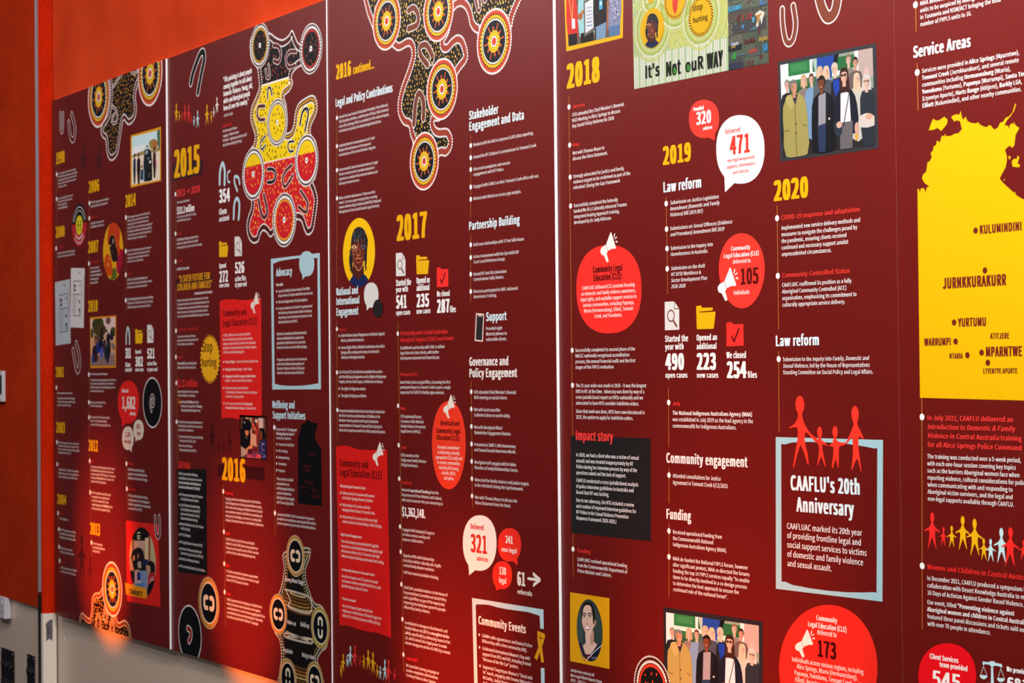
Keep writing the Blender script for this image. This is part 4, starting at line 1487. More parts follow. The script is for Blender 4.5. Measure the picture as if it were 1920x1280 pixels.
# large painting in flag colours
def painting2():
    I = Ink(1.2)
    ol = [(640, 60), (690, 10), (780, 10), (830, 45), (880, 60), (925, 30), (950, -10), (970, 30), (990, 75), (1020, 95), (1060, 40), (1150, 60), (1150, 240), (1080, 300), (1025, 250), (965, 290), (945, 340), (955, 385), (930, 440),
          (890, 480), (905, 545), (912, 640), (905, 755), (945, 745), (965, 690), (975, 610), (1000, 540), (1050, 500), (1100, 478), (1130, 505), (1138, 580), (1115, 650), (1092, 700), (1090, 770), (1130, 830), (1140, 980), (1125, 1090),
          (1105, 1120), (1125, 1180), (1140, 1260), (1125, 1390), (1105, 1490), (1065, 1518), (1040, 1470), (1020, 1415), (985, 1405), (965, 1440), (890, 1500), (825, 1500), (790, 1535), (760, 1500), (735, 1486), (712, 1515), (695, 1568),
          (655, 1578), (622, 1530), (612, 1450), (625, 1380), (645, 1320), (645, 1260), (600, 1200), (590, 1000), (640, 880), (662, 850), (675, 780), (655, 710), (640, 640), (650, 560), (680, 490), (705, 420), (700, 330), (690, 270), (645, 200)]
    out = smooth(quad(r6, ol), 5)
    I.poly(out, '4a1a18')
    I.dots(walk(out, .0072), .0030, 'bead')
    inn = inset(out, .016)
    zk = PR(r6, 830, 370)[1]; zr = PR(r6, 850, 958)[1]
    I.poly(clip_axis(inn, 1, zk, False), '141012')
    I.poly(clip_axis(clip_axis(inn, 1, zk, True), 1, zr, False), 'ecc90c', step=False)
    I.poly(clip_axis(inn, 1, zr, True), 'c81c26', step=False)
    I.dots(walk(inn, .0072), .0027, 'bead')
    mid = inset(out, .008)
    I.dots([p for p in walk(mid, .008) if zr < p[1] < zk], .0032, 'e0a820')
    cs = [((710, 100), 168, 'k'), ((1092, 125), 190, 'k'), ((840, 678), 180, 'y'), ((660, 1065), 197, 'd'), ((1060, 962), 197, 'd'), ((893, 1408), 204, 'r')]
    CS = [(PR(r6, *c), rad(r6, v, *c), k) for c, v, k in cs]
    av = [(c, R) for c, R, k in CS]
    f_in = inset(out, .021)
    for lo, hi, cols, r in ((zk, 9, ['8a3a2c', 'a04a38'], .0034), (zr, zk, ['3a2c10', '52400c'], .0034), (-9, zr, ['f0a030', 'f4b840', 'e88a2c'], .0036)):
        field(I, f_in, .0185, r, cols, av, lambda p, lo=lo, hi=hi: lo < p[1] < hi)
    for c in (zk, zr):
        xs = [p for p in walk(inn, .004) if abs(p[1] - c) < .004]
        if len(xs) > 1:
            a, b = min(p[0] for p in xs), max(p[0] for p in xs)
            I.dots([(a + (b - a) * i / 60, c) for i in range(61)], .0024, 'bead')
    us = [([(812, 100), (850, 110), (868, 165), (850, 225), (815, 215)], 26, 'k'), ([(980, 145), (930, 150), (905, 205), (925, 262), (975, 250)], 26, 'k'), ([(752, 285), (765, 340), (785, 330), (775, 250)], 18, 'k'),
          ([(768, 500), (770, 430), (788, 420), (800, 470)], 16, 'y'), ([(745, 555), (700, 560), (690, 610), (705, 655), (745, 655)], 24, 'yb'), ([(1010, 695), (1030, 600), (1062, 575), (1072, 620), (1048, 740)], 20, 'y'),
          ([(752, 778), (715, 830), (722, 880), (750, 850)], 16, 'y'), ([(965, 820), (930, 825), (920, 860), (935, 895), (960, 890)], 18, 'y'), ([(768, 1030), (800, 1028), (824, 1048), (828, 1078), (820, 1108), (798, 1126), (768, 1126)], 24, 'r'),
          ([(948, 1000), (905, 1040), (880, 1100), (895, 1160), (930, 1120), (955, 1075)], 24, 'rb'), ([(700, 1260), (720, 1360), (745, 1390), (765, 1340), (740, 1220)], 24, 'rb'),
          ([(1015, 1190), (1060, 1260), (1070, 1310), (1050, 1350), (1000, 1310)], 24, 'rb')]
    for p, w_, k in us:
        ushape(r6, p, w_, '17161a' if k in 'yr' else '5a2620', 'bead', 6, ink_obj=I)
    for c, R, k in CS:
        I.disc(c, R, '3c1a18')
        n = 64
        ci = lambda q, m: [(c[0] + q * math.cos(2 * math.pi * i / m), c[1] + q * math.sin(2 * math.pi * i / m)) for i in range(m)]
        I.dots(ci(R * .98, 70), R * .036, 'bead')
        if k == 'k':
            I.dots(ci(R * .84, 40), R * .06, 'bead')
            I.dots(ci(R * .72, 38), R * .055, 'd0a020' if c[0] < CS[1][0][0] - .1 else 'b8382c')
            I.disc(c, R * .66, '121214'); base, dots = None, ['8a3a2c', '6a2a22']
        elif k == 'y':
            I.disc(c, R * .9, 'e8e0d4'); I.dots(ci(R * .80, 50), R * .045, '2a2410'); I.disc(c, R * .75, 'ecc90c'); dots = ['4a3a10']
        else:
            I.dots(ci(R * .84, 44), R * .062, 'bead')
            I.disc(c, R * .76, 'c81c26')
            if k == 'd':
                d = [(c[0] + R * .76 * math.cos(2 * math.pi * i / 40), c[1] + R * .76 * math.sin(2 * math.pi * i / 40)) for i in range(40)]
                I.poly(clip_axis(d, 1, max(zr, c[1] - R * .7), False), 'ecc90c')
            if k == 'r': I.dots(ci(R * .72, 40), R * .055, 'e89a2c')
            dots = ['f0a030', 'e88a2c']
        field(I, ci(R * .64, 30), .017, .0032, dots, [(c, R * .18)])
        I.disc(c, R * .12, 'f0eee8', 16); I.disc(c, R * .045, '20242c', 12)
    I.done('dot_painting', None, 'large black, yellow and red dot painting with six rings')


painting2()


# three framed discs low on the panel
def cdisc(c, R, label, ring='c88428', k=0):
    I = Ink(6)
    I.disc(c, R, '5a3418'); I.dots([(c[0] + R * math.cos(2 * math.pi * i / 70), c[1] + R * math.sin(2 * math.pi * i / 70)) for i in range(70)], R * .035, 'e0c890')
    I.disc(c, R * .95, ring); I.disc(c, R * .82, 'e8dccc'); I.disc(c, R * .77, '0a0a0c')
    if k == 0:
        for s in (-1, 1):
            pts = [(c[0] + s * R * a, c[1] + R * b) for a, b in ((.15, .21), (.36, .21), (.45, .12), (.45, -.12), (.36, -.21), (.15, -.21))]
            I.stroke(pts, R * .19, 'e4ccb0')
    else:
        for s in (-1, 1):
            pts = [(c[0] + R * a, c[1] + s * R * b) for a, b in ((-.2, .14), (-.2, .36), (-.1, .46), (.1, .46), (.2, .36), (.2, .14))]
            I.stroke(pts, R * .15, 'd8d4bc')
    return I.done('disc_motif', None, label)


cdisc(PR(r9, 276, 775), rad(r9, 160, 276, 775), 'gold ringed black disc with two facing hooks')
black_disc(PR(r9, 155, 975), rad(r9, 182, 155, 975), 'large black disc with a brown bean shape',
           lambda I: ushape(r9, [(142, 935), (160, 950), (162, 985), (150, 1015)], 26, '8a1c18', 'bead', 8, ink_obj=I))


def painting2b():
    I = Ink(1.2)
    out = smooth(quad(r9, [(745, 470), (800, 440), (905, 430), (912, 480), (885, 560), (890, 640), (915, 720), (945, 780), (990, 800), (1030, 900), (1020, 1045), (985, 1080), (960, 1140), (990, 1240), (1000, 1400), (720, 1400), (725, 1200), (735, 1100), (720, 1000),
                           (690, 950), (680, 800), (725, 700), (740, 640), (752, 560)]), 5)
    I.poly(out, '14100e')
    I.dots(walk(out, .0075), .0030, 'd8ccb0')
    for d, c in ((.010, 'e0d8c4'), (.019, 'a8803a')):
        I.dots(walk(inset(out, d), .0078), .0027, c)
    core = inset(out, .024)
    z0 = PR(r9, 800, 1290)[1]; z1 = PR(r9, 800, 500)[1]
    z = z0
    k = 0
    xs = [p[0] for p in core]
    bands = [(PR(r9, 810, 640)[1], .03), (PR(r9, 830, 905)[1], .026), (PR(r9, 830, 1085)[1], .03)]
    while z < z1:
        x = min(xs)
        pts = []
        while x < max(xs):
            p = (x, z + .004 * math.sin(x * 26))
            if inside(p, core) and not any(abs(p[1] - b) < h for b, h in bands): pts.append(p)
            x += .0072
        I.dots(pts, .0031, ['b8863a', '96602e', '7a4e26', 'd0b070'][k % 4])
        z += .0085; k += 1
    for pa in ([(760, 690), (905, 735), (925, 800), (900, 840), (780, 800), (790, 760), (760, 690)], [(775, 985), (910, 1000), (918, 1030), (760, 990), (775, 965), (908, 1015)]):
        I.dots(walk(smooth(quad(r9, pa), 4, False), .0075, False), .0032, 'd8ccb8')
    o = I.done('dot_painting', None, 'brown dot painting with handwritten words and round discs')
    for s, x, y, x1, cap in (('Honey Moon Stage', 758, 636, 875, 27), ('Make up', 772, 905, 826, 24), ('Build up', 855, 920, 910, 27), ('Explode', 748, 1082, 806, 26), ('Bring to boil', 864, 1112, 945, 26)):
        T(s, x, y, x1, cap, 'e8e0d8', 'hand', r9, parent=o, level=6)
    cdisc(PR(r9, 823, 478), rad(r9, 128, 823, 478), 'tan ringed disc at the top of the brown painting', 'b88a48')
    cdisc(PR(r9, 715, 846), rad(r9, 124, 715, 846), 'amber ringed disc on the left of the brown painting', 'd08a2c')
    cdisc(PR(r9, 980, 930), rad(r9, 128, 980, 930), 'olive ringed disc on the right of the brown painting', 'a8923c', 1)
    cdisc(PR(r9, 776, 1252), rad(r9, 124, 776, 1252), 'tan ringed disc at the lower left of the brown painting', 'b88a48', 1)
    cdisc(PR(r9, 945, 1265), rad(r9, 118, 945, 1265), 'tan ringed disc at the lower right of the brown painting', 'a8823c')


painting2b()

# ================================================================== panel three: 2016 continued - 2017
new_panel(seam[2], seam[3] - 0.0008, fr[2], BOTTOM, TOPZ, 'maroon printed panel headed 2016 continued and 2017, third from left')
a1 = (610, 0, .1719); a2 = (820, 0, .1797); a3 = (610, 180, .1875); a4 = (820, 200, .1875); a5 = (610, 390, .1953); a6 = (830, 380, .1719); a7 = (830, 570, .1719)
a8 = (610, 590, .1875); a9 = (610, 810, .1875); b1 = (610, 1040, .1875); b2 = (830, 770, .1719); b3 = (830, 950, .1797); b4 = (830, 1090, .1485)
LB = 'd4e6ea'
timeline(PX, 631.7, 205, 631.7, 533, [(632, 221), (632, 274), (632, 319), (632, 371.6)])
timeline(PX, 631.5, 600, 632.8, 828, [(632, 616.5), (632, 698), (632.5, 768.5)])
timeline(PX, 746, 604, 757.3, 1259, [(746, 625.3), (746.6, 760.6), (747.6, 834.2), (748.6, 897), (750.2, 986.8), (751.4, 1034), (752.7, 1095), (754.7, 1160.4), (756.6, 1226.6)])
timeline(PX, 882.8, 254, 882.8, 408, [(882.8, 272.7), (882.8, 295.6), (882.8, 317.8), (882.8, 350.6), (882.8, 373.4)])
timeline(PX, 882.8, 440, 882.8, 565.7, [(882.8, 458.7), (882.8, 482.6), (882.8, 514), (882.8, 546.4)])
timeline(PX, 883.5, 715, 886, 951, [(883.6, 734), (883.8, 766.5), (884, 799.2), (884.3, 832), (884.6, 864.5), (885, 897.2), (885.3, 929.5)])
year('2016', 118, 866, 285, 152, a1)
T('continued...', 303, 810, 537, 92, 'gold', 'head', a1)
T('Legal and Policy Contributions', 112, 1166, 738, 86, LB, 'head', a1)
for s, y, x1, p, f in (('Hosted the Law Council of Australia President, Fiona McLeod,|CEO Jonathan Smithers, and Director of Policy, Nick Parmeter|at our Alice Springs office to contribute to the national inquiry|into barriers to justice for disadvantaged Australians.', 225, 638, 47, 2),
                       ('Submitted formal correspondence to NT Chief|Minister Michael Gunner on the proposed|reintroduction of the Banned Drinkers Register.', 512, 508, 46, 2),
                       ('Partnered with Central Australian Women\'s Legal|Service to write to the Centralian Advocate in|response to a cartoon that satirised violence and|disrespect toward women.', 752, 525, 46, 2),
                       ('Made a detailed submission on "Grub out of the|House", an issues paper emerging from a meeting|between Minister Nigel Scullion and NATSILS (National|Aboriginal and Torres Strait Islander Legal Services).', 1035, 560, 46, 2)):
    bod(s, 137, y, x1, p, a3, fit=f)


def portrait_oval(reg, x0, y0, x1, y1, small=False):
    """yellow oval with a dark-haired face; reg box is the oval's bounding box"""
    f = nquad(reg, x0, y0, x1, y1)
    I = Ink(2)
    c = f(.5, .5)
    rx, rz = f(1, .5)[0] - c[0], f(.5, 0)[1] - c[1]
    el = [(c[0] + rx * math.cos(2 * math.pi * i / 56), c[1] + rz * math.sin(2 * math.pi * i / 56)) for i in range(56)]

    def cl(pts, col, sm=3):
        q = [f(*p) for p in pts]
        if sm: q = smooth(q, sm)
        for i in range(56):
            a, b = el[i], el[(i + 1) % 56]
            q = clip(q, lambda p: (b[0] - a[0]) * (p[1] - a[1]) - (b[1] - a[1]) * (p[0] - a[0]) >= 0, lambda p, r: _x(p, r, a, b))
            if len(q) < 3: return
        I.poly(q, col)
    I.poly(el, 'f2bc08')
    hair = '26262c'
    cl([(.27, .50), (.20, .60), (.25, .74), (.30, .80), (.34, .60), (.66, .60), (.68, .70), (.74, .66), (.76, .45), (.78, .32), (.70, .20), (.60, .14), (.48, .13), (.36, .17), (.28, .28), (.26, .40)], hair, 3)
    cl([(.33, .66), (.63, .66), (.64, .86), (.48, .94), (.32, .86)], '4c2018', 2)
    cl([(.20, .93), (.34, .82), (.48, .90), (.64, .80), (.82, .90), (.95, 1.0), (.5, 1.05), (.15, 1.0)], '1b2550', 2)
    cl([(.28, .36), (.36, .26), (.50, .25), (.62, .27), (.70, .38), (.68, .55), (.62, .68), (.50, .76), (.38, .72), (.30, .56)], '632a1e', 3)
    cl([(.26, .40), (.30, .24), (.42, .17), (.58, .17), (.70, .26), (.73, .40), (.66, .34), (.58, .30), (.54, .40), (.48, .28), (.40, .34), (.34, .30), (.30, .40)], hair, 2)
    cl([(.60, .36), (.70, .34), (.72, .42), (.64, .46), (.56, .42)], '3a2430', 2)
    lw = rx * .022
    def ln(pts, col='d8784a', w_=1.0, sm=True):
        q = [f(*p) for p in pts]
        I.stroke(smooth(q, 4, False) if sm else q, lw * w_, col)
    cl([(.29, .42), (.36, .39), (.43, .42), (.36, .45)], 'e8c890', 2); I.fan(f(.36, .42), rx * .04, rx * .06, '1a1010', 10, 0, True)
    ln([(.28, .43), (.36, .385), (.45, .43)], 'e89a60'); ln([(.29, .46), (.36, .475), (.44, .45)]); ln([(.28, .37), (.36, .35), (.45, .37)], '2a1210', 2.0)
    ln([(.57, .41), (.64, .39), (.70, .42), (.63, .44), (.57, .41)], '8a8088', .8); I.fan(f(.63, .415), rx * .03, rx * .04, '101014', 10, 0, True)
    ln([(.49, .32), (.46, .44), (.44, .51), (.50, .54), (.55, .50), (.52, .44)]); ln([(.42, .50), (.44, .54), (.50, .55)], 'c8603c')
    ln([(.40, .60), (.46, .575), (.52, .585), (.60, .58)], 'e8804c', 1.3); ln([(.42, .63), (.50, .645), (.58, .62)], 'c85a3c', 1.3)
    ln([(.36, .56), (.34, .64), (.40, .71)], 'b8604c'); ln([(.38, .68), (.48, .755), (.58, .72), (.64, .62)], 'e89a70'); ln([(.62, .50), (.60, .58)], 'a85038'); ln([(.31, .5), (.36, .54)], 'd8a080', .8)
    for i in range(26):
        u = .28 + .42 * rnd.random(); v = .17 + .14 * rnd.random()
        ln([(u, v), (u + .03 * (rnd.random() - .5), v + .05)], '5a5a62', .7, False)
    for s, u in ((1, .70), (-1, .27)):
        for i in range(9):
            v = .44 + .3 * i / 9
            ln([(u, v), (u + s * .06 * rnd.random(), v + .05)], hair, 2, False)
    return I.done('portrait', None, 'oval portrait drawing of a dark-haired face on yellow')


portrait_oval(a5, 165, 95, 478, 762)
bubble(a5, 375, 714, 514, 956, (402, 984), 'd8d4d0', 'pale grey blank speech bubble', level=9)
I = Ink(9.5); c = PR(a5, 508, 962); k_ = scale_at(*rg(a5, 508, 962)); I.fan(c, 48 * .1953 / k_ / .47, 86 * .1953 / k_, '241f21', 40, 0, True); I.done('dark_disc', None, 'dark round blob beside the grey bubble')
T('National and', 108, 838, 320, 68, LB, 'head', a5, level=10); T('International', 108, 930, 333, 68, LB, 'head', a5, level=10); T('Engagement', 108, 1033, 322, 70, LB, 'head', a5, level=10)
bod('Hosted:', 138, 162, 213, 44, a8, col='d8302c', style='bold')
for s, y, x1 in (('United Nations Special Rapporteur on Violence Against|Women, Dubravka Simonovic.', 222, 596), ('Human Rights Officer, Nathalie Stadelmann at our Alice|Springs office to discuss the impacts of domestic|violence on Aboriginal women.', 342, 596),
                 ('The rights of Indigenous women', 752, 405), ('The rights of Indigenous children', 822, 412)):
    bod(s, 158, y, x1, 49, a8)
    J = Ink(4); J.disc(PR(a8, 140, y - 12), .003, Wt, 10); J.done('bullet')
bod('Our PLO and CEO attended two roundtable discussions|with the UN Special Rapporteur on the Rights of Indigenous|Peoples, Victoria Tauli-Corpuz, in Melbourne to discuss:', 137, 586, 610, 48, a8, fit=1)
bod('Prepared a detailed submission to the Royal Commission|into the Protection and Detention of Children in the|Northern Territory and hosted Royal Commission|representatives in Tennant Creek and Alice Springs to|share client experiences with the child protection system.', 138, 972, 602, 48, a8, fit=4)
card = boxp(PX, [(630, 837), (638, 835.5), (650, 835), (662, 839), (674, 843), (700, 843.5), (725.8, 843), (729, 1000), (733.4, 1195), (720, 1191), (705, 1185.5), (690, 1184), (672, 1179), (655, 1173), (645, 1172), (636.5, 1172.5), (633.5, 1000)], 'd41a17', 'story_card', 2,
            'tall red card about community and legal education')
megaphone(a9, 474, 98, 594, 338, 'e8ded2', card)
T('Community and', 143, 338, 432, 68, '5c0a0a', 'head', a9, parent=card); T('Legal Education (CLE)', 143, 432, 567, 70, '5c0a0a', 'head', a9, parent=card)
cw = dict(parent=card, col='f2e0d8')
bod('Alice Springs & Tennant Creek:', 150, 548, 405, 42, a9, style='bold', **cw)
for s, y, x1 in (('Delivered one CLE session with women|at the Alice Springs Women\'s Shelter.', 620, 480), ('Delivered two CLE sessions with the|Anyinginyi Men\'s Group in Tennant Creek.', 738, 499), ('Delivered two CLE sessions with senior high|school students at Yirara College in Alice Springs.', 856, 569)):
    bod(s, 171, y, x1, 48, a9, fit=1, **cw)
    J = Ink(4); J.disc(PR(a9, 154, y - 14), .003, 'f2e0d8', 10); J.done('bullet', card)
bod('High School Engagement:', 155, 1032, 367, 42, a9, style='bold', **cw)
bod('Two of our lawyers partnered with NT Legal Aid|Commission and Central Australian Aboriginal Legal|Aid Service to deliver CLE at Tennant Creek High|School on topics including sexual assault and sexting.', 160, 1100, 588, 49, a9, fit=3, **cw)
bod('Community Sessions in Tennant Creek:', 164, 155, 494, 42, b1, style='bold', **cw)
bod('One of our lawyers ran CLE sessions focused|on domestic violence at both the Red Cross and|Nyinkka Nyunyu Cultural Centre.', 165, 222, 554, 48, b1, fit=1, **cw)
bod('Prison Outreach:', 169, 446, 308, 42, b1, style='bold', **cw)
bod('Two of our lawyers partnered with the|Indigenous Family Violence Offender Program to|deliver CLE to female prisoners in Alice Springs.', 171, 518, 560, 49, b1, fit=1, **cw)
chain(b1, [(157, 1098, 1222, gy, .1, .9), (180, 988, 1175, gy, -.12), (220, 995, 1125, gb, 0, .9), (252, 908, 1115, gb, -.1), (298, 902, 1128, gr, -.1), (350, 1008, 1120, gr, -.1, .9), (385, 1000, 1142, gy, 0, .9), (430, 947, 1152, gy), (478, 972, 1195, gy), (521, 1100, 1232, gy, 0, .9),
           (550, 1108, 1248, gb, 0, .9), (597, 1045, 1262, gb), (634, 1042, 1300, gr, -.12), (694, 1140, 1262, gr, -.1, .9)], label='curving row of paper-chain people in gold, blue and red')
year('2017', 685, 312, 983, 232, a5)
doc_icon(a5, 678, 428, 770, 655); folder_icon(a5, 873, 450, 998, 636); check_icon(a5, 1070, 568, 1183, 760)
num('Started the', 679, 748, 825, 58, a5); num('year with', 679, 808, 797, 50, a5); num('541', 681, 962, 785, 120, a5); num('open cases', 681, 1028, 818, 46, a5)
num('Opened an', 876, 724, 1005, 56, a5); num('additional', 877, 795, 1003, 56, a5); num('235', 876, 950, 1000, 120, a5); num('new cases', 876, 1014, 1012, 46, a5)
num('We closed', 1072, 850, 1197, 50, a5); num('287', 1073, 1004, 1197, 122, a5); num('files', 1198, 1000, 1255, 56, a5)
bod('Partnership with Central Australian|Aboriginal Congress (CAAC) was formed', 752, 206, 1283, 66, a8, col='e8332e', style='bold', fit=1)
bod('Established a partnership with CAAC to deliver|legal clinics for their clients, with further|development planned next financial year.', 751, 346, 1195, 51, a8, fit=0)
bod('February 2017', 750, 610, 925, 50, a8, col='e8332e', style='bold')
bod('Anna Potter joins as Legal Officer, becoming the first|permanent lawyer in Tennant Creek in years–a major|expansion for CAAFLU\'s Barkly region services.', 750, 688, 1252, 50, a8, fit=0)
bod('May', 755, 949, 803, 50, a8, col='e8332e', style='bold')
bod('CEO appointed Deputy|Convenor of the National|Family Violence Prevention|Legal Service (FVPLS).', 755, 1028, 1005, 49, a8, fit=2)
bod('June', 760, 165, 817, 50, a9, col='e8332e', style='bold')
bod('CEO presents at the|Indigenous Family Violence|Policy Conference.', 759, 241, 1010, 49, a9, fit=1)
bod('Funding', 765, 516, 861, 54, a9, col='e8332e', style='bold')
bod('Received *operational funding* from the|Department of Prime Minister and Cabinet,|with total income for the year amounting to', 765, 588, 1176, 50, a9, fit=2)
num('$1,362,148.', 768, 832, 1004, 84, a9)
bod('Engaged with Anyinginyi Congress|to reduce service overlap and|improve collaboration.', 772, 984, 1092, 49, a9, fit=0)
bod('Signed an MOU with Relationships|Australia to deliver culturally safe, legally|assisted family dispute resolution.', 780, 16, 1158, 49, b1, fit=1)
bod('Staff also received mediation training.', 782, 184, 1135, 49, b1)
bod('CAAFLUAC provided evidence to the House of|Representatives Committee on Social Policy|and Legal Affairs as part of the inquiry into|improving the family law system for people|affected by family violence.', 785, 336, 1222, 49, b1, fit=0)
bod('Contributed to changes to the Domestic and|Family Violence Act (NT) to *strengthen victim*|*safety*–specifically by addressing issues in Part|2.9, which lacked clear legal power to make|interim changes to section 41 DVOs by consent.', 796, 688, 1253, 50, b1, fit=4)
bod('Later 2017', 806, 1042, 926, 48, b1, col='e8332e', style='bold')
bod('We launched a strong campaign to|resolve complaints with Northern|Territory Police in Alice Springs.', 808, 1114, 1137, 49, b1, fit=0)
ov = bubble(PX, 810, 751.5, 873.3, 917, None, 'f03a22', 'tall red oval about revitalised legal education', egg=-.03, name='story_oval', ex=2.1)
megaphone(a7, 8, 985, 148, 1248, 'f0ddcc', ov)
T('Revitalised', 1152, 1103, 1346, 46, '4c0806', 'head', a8, parent=ov); T('Community Legal', 1110, 1178, 1352, 46, '4c0806', 'head', a8, parent=ov); T('Education (CLE):', 1114, 1245, 1348, 46, '4c0806', 'head', a8, parent=ov)
T('Renewed commitment|to delivering culturally|appropriate CLE locally and|in remote communities,|including Ali Curung,|schools, NGOs,|and police', 816.3, 840.5, 866.8, 6.3, 'f8e4d8', 'body', PX, 'c', pitch=9.45, fit=2, parent=ov)
T('Stakeholder', 318, 131, 613, 84, LB, 'head', a4); T('Engagement and Data', 318, 242, 872, 84, LB, 'head', a4)
for s, y, x1 in (('Worked with the ABS to improve CLASS data reporting.', 397, 966), ('Hosted the NT Children\'s Commissioner in Tennant Creek.', 520, 998), ('Discussed complaints and service|engagement with NT Police.', 640, 731), ('Engaged with CAWLS on their Tennant Creek office roll-out.', 814, 1019), ('Worked with NAAJA on service gap analysis.', 935, 842)):
    bod(s, 362, y, x1, 52, a4)
T('Partnership Building', 286, 298, 844, 88, LB, 'head', a6)
for s, y, x1, f in (('Built new relationships with Ti Tree Safe House.', 474, 895, 0), ('Active involvement with the Specialist DV|Court Local Reference Group.', 605, 832, 0), ('Hosted NT Anti-Discrimination|Commissioner Sally Sievers.', 796, 700, 0), ('Directors participated in ORIC-delivered|Governance Training.', 985, 822, 0)):
    bod(s, 338, y, x1, 57, a6, fit=f)
I = Ink(2); I.poly(quad(a7, [(365, 97), (453, 105), (440, 411), (350, 400)]), 'e8d0c0'); I.poly(quad(a7, [(374, 112), (444, 118), (430, 396), (361, 386)]), '2a2728'); I.poly(quad(a7, [(384, 113), (430, 117), (428, 136), (388, 132)]), 'e8d0c0')
I.poly(quad(a7, [(390, 120), (424, 123), (422, 128), (391, 126)]), '2a2728'); I.done('phone_icon', None, 'dark mobile phone icon with a pale edge')
T('Support', 474, 184, 700, 92, LB, 'head', a7)
bod('Provided eight|Westnet phones to|vulnerable clients.', 473, 284, 703, 59, a7, fit=1)
T('Governance and', 290, 671, 722, 88, 'f0e6e0', 'head', a7); T('Policy Engagement', 290, 796, 815, 90, 'f0e6e0', 'head', a7)
for s, x, y, x1, rgn, f in (('CEO attended Chief Minister\'s Biennial|NGO meeting on social reform.', 343, 976, 803, a7, 0), ('Met with local councillor|Catherine Satour on youth safety.', 343, 1166, 740, a7, 1),
                            ('Met with Aboriginal Affairs\'|Stakeholder Engagement Director.', 345, 194, 750, b2, 1), ('Presented at SARC\'s 30th Anniversary|and Sexual Assault Awareness Month.', 346, 382, 802, b2, 0),
                            ('Aboriginal staff engaged with Dr Helen|Rhoades at Family Relationships Centre.', 348, 575, 826, b2, 1), ('Advocated for family violence and justice targets|in the refreshed _Closing the Gap_ framework.', 350, 766, 942, b2, 0), ('Met with Thomas Mayor to discuss the|Uluru Statement from the Heart.', 354, 957, 817, b2, 0)):
    bod(s, x, y, x1, 58, rgn, fit=f)
B = bubble(b3, 212, 87, 563, 666, (279, 713), 'fbc8a4' if False else 'f4e8dc', 'cream speech bubble reading 321 advices', half=.17)
rd = 'c83020'
T('Delivered', 290, 226, 431, 52, rd, 'head', b3, parent=B); T('321', 293, 464, 469, 180, rd, 'head', b3, parent=B); T('advices', 358, 557, 477, 46, rd, 'head', b3, parent=B)
B = bubble(b3, 578, 221, 820, 570, (781, 613), 'ee2f20', 'red speech bubble reading 241 non-legal', half=.17)
T('241', 656, 375, 736, 76, 'f4e4d8', 'head', b3, parent=B); T('non-legal', 617, 462, 778, 46, 'f4e4d8', 'head', b3, parent=B)
B = bubble(b3, 521, 566, 725, 857, (560, 873), 'ee2f20', 'red speech bubble reading 130 legal', half=.17)
T('130', 590, 698, 665, 74, 'f4e4d8', 'head', b3, parent=B); T('legal', 590, 788, 668, 54, 'f4e4d8', 'head', b3, parent=B)
num('61', 778, 812, 866, 136, b3, 'e8dcd0'); num('referrals', 780, 904, 936, 46, b3, 'e8dcd0')
I = Ink(3)
I.poly(quad(b3, [(886, 732), (1000, 746), (1000, 778), (886, 760)]), 'e8dcd0'); I.poly(quad(b3, [(943, 676), (1022, 744), (1022, 776), (945, 838), (945, 800), (990, 762), (943, 714)]), 'e8dcd0'); I.done('arrow_icon', None, 'pale arrow icon pointing right beside 61')
# community events frame
I = Ink(2)
I.poly(quad(b4, [(372, 205), (416, 212), (418, 300), (445, 1400), (402, 1400)]), 'b9d3d8'); I.poly(quad(b4, [(372, 205), (1273, 352), (1275, 430), (1215, 428), (1080, 384), (940, 366), (810, 348), (700, 326), (580, 292), (440, 286), (412, 296)]), 'b9d3d8')
I.poly(quad(b4, [(1225, 425), (1274, 352), (1278, 597), (1233, 592)]), 'b9d3d8'); I.poly(quad(b4, [(1240, 1088), (1286, 1092), (1292, 1400), (1246, 1400)]), 'b9d3d8')
I.done('border_frame', None, 'pale blue hand-cut frame around the community events list')
I = Ink(3)
for q in ([(1198, 620), (1293, 660), (1291, 728), (1262, 718), (1240, 702), (1215, 690), (1196, 690)], [(1196, 694), (1240, 700), (1260, 850), (1281, 1014), (1262, 1024), (1246, 1018), (1226, 880), (1205, 800)], [(1246, 712), (1285, 735), (1258, 820), (1222, 905), (1194, 994), (1158, 960), (1190, 880), (1222, 800)]):
    I.poly(quad(b4, q), 'd8961a')
I.fan(PR(b4, 1238, 712), .002, .003, 'darkred', 10, 0, True)
I.done('ribbon_icon', None, 'ochre folded ribbon icon')
T('Community Events', 452, 532, 1052, 100, 'f2e4da', 'head', b4)
for s, x, y, x1, f in (('CAAMA radio appearances and hosted Ochre|Ribbon Day with a free community BBQ.', 498, 698, 1132, 0), ('Celebrated International Women\'s Day with|support from NTG and IAD, including framed|"Because of Her We Can" posters.', 502, 858, 1116, 1),
                       ('Supported Tangentyere Women\'s "Stand with|Us" march, engaging with Senator Malarndirri|McCarthy, Jackie Huggins, and Pat|Anderson.', 508, 1090, 1136, 0)):
    bod(s, x, y, x1, 68, b4, fit=f)
    J = Ink(4); J.disc(PR(b4, x - 34, y - 28), .0028, 'f2e4da', 12); J.done('bullet')


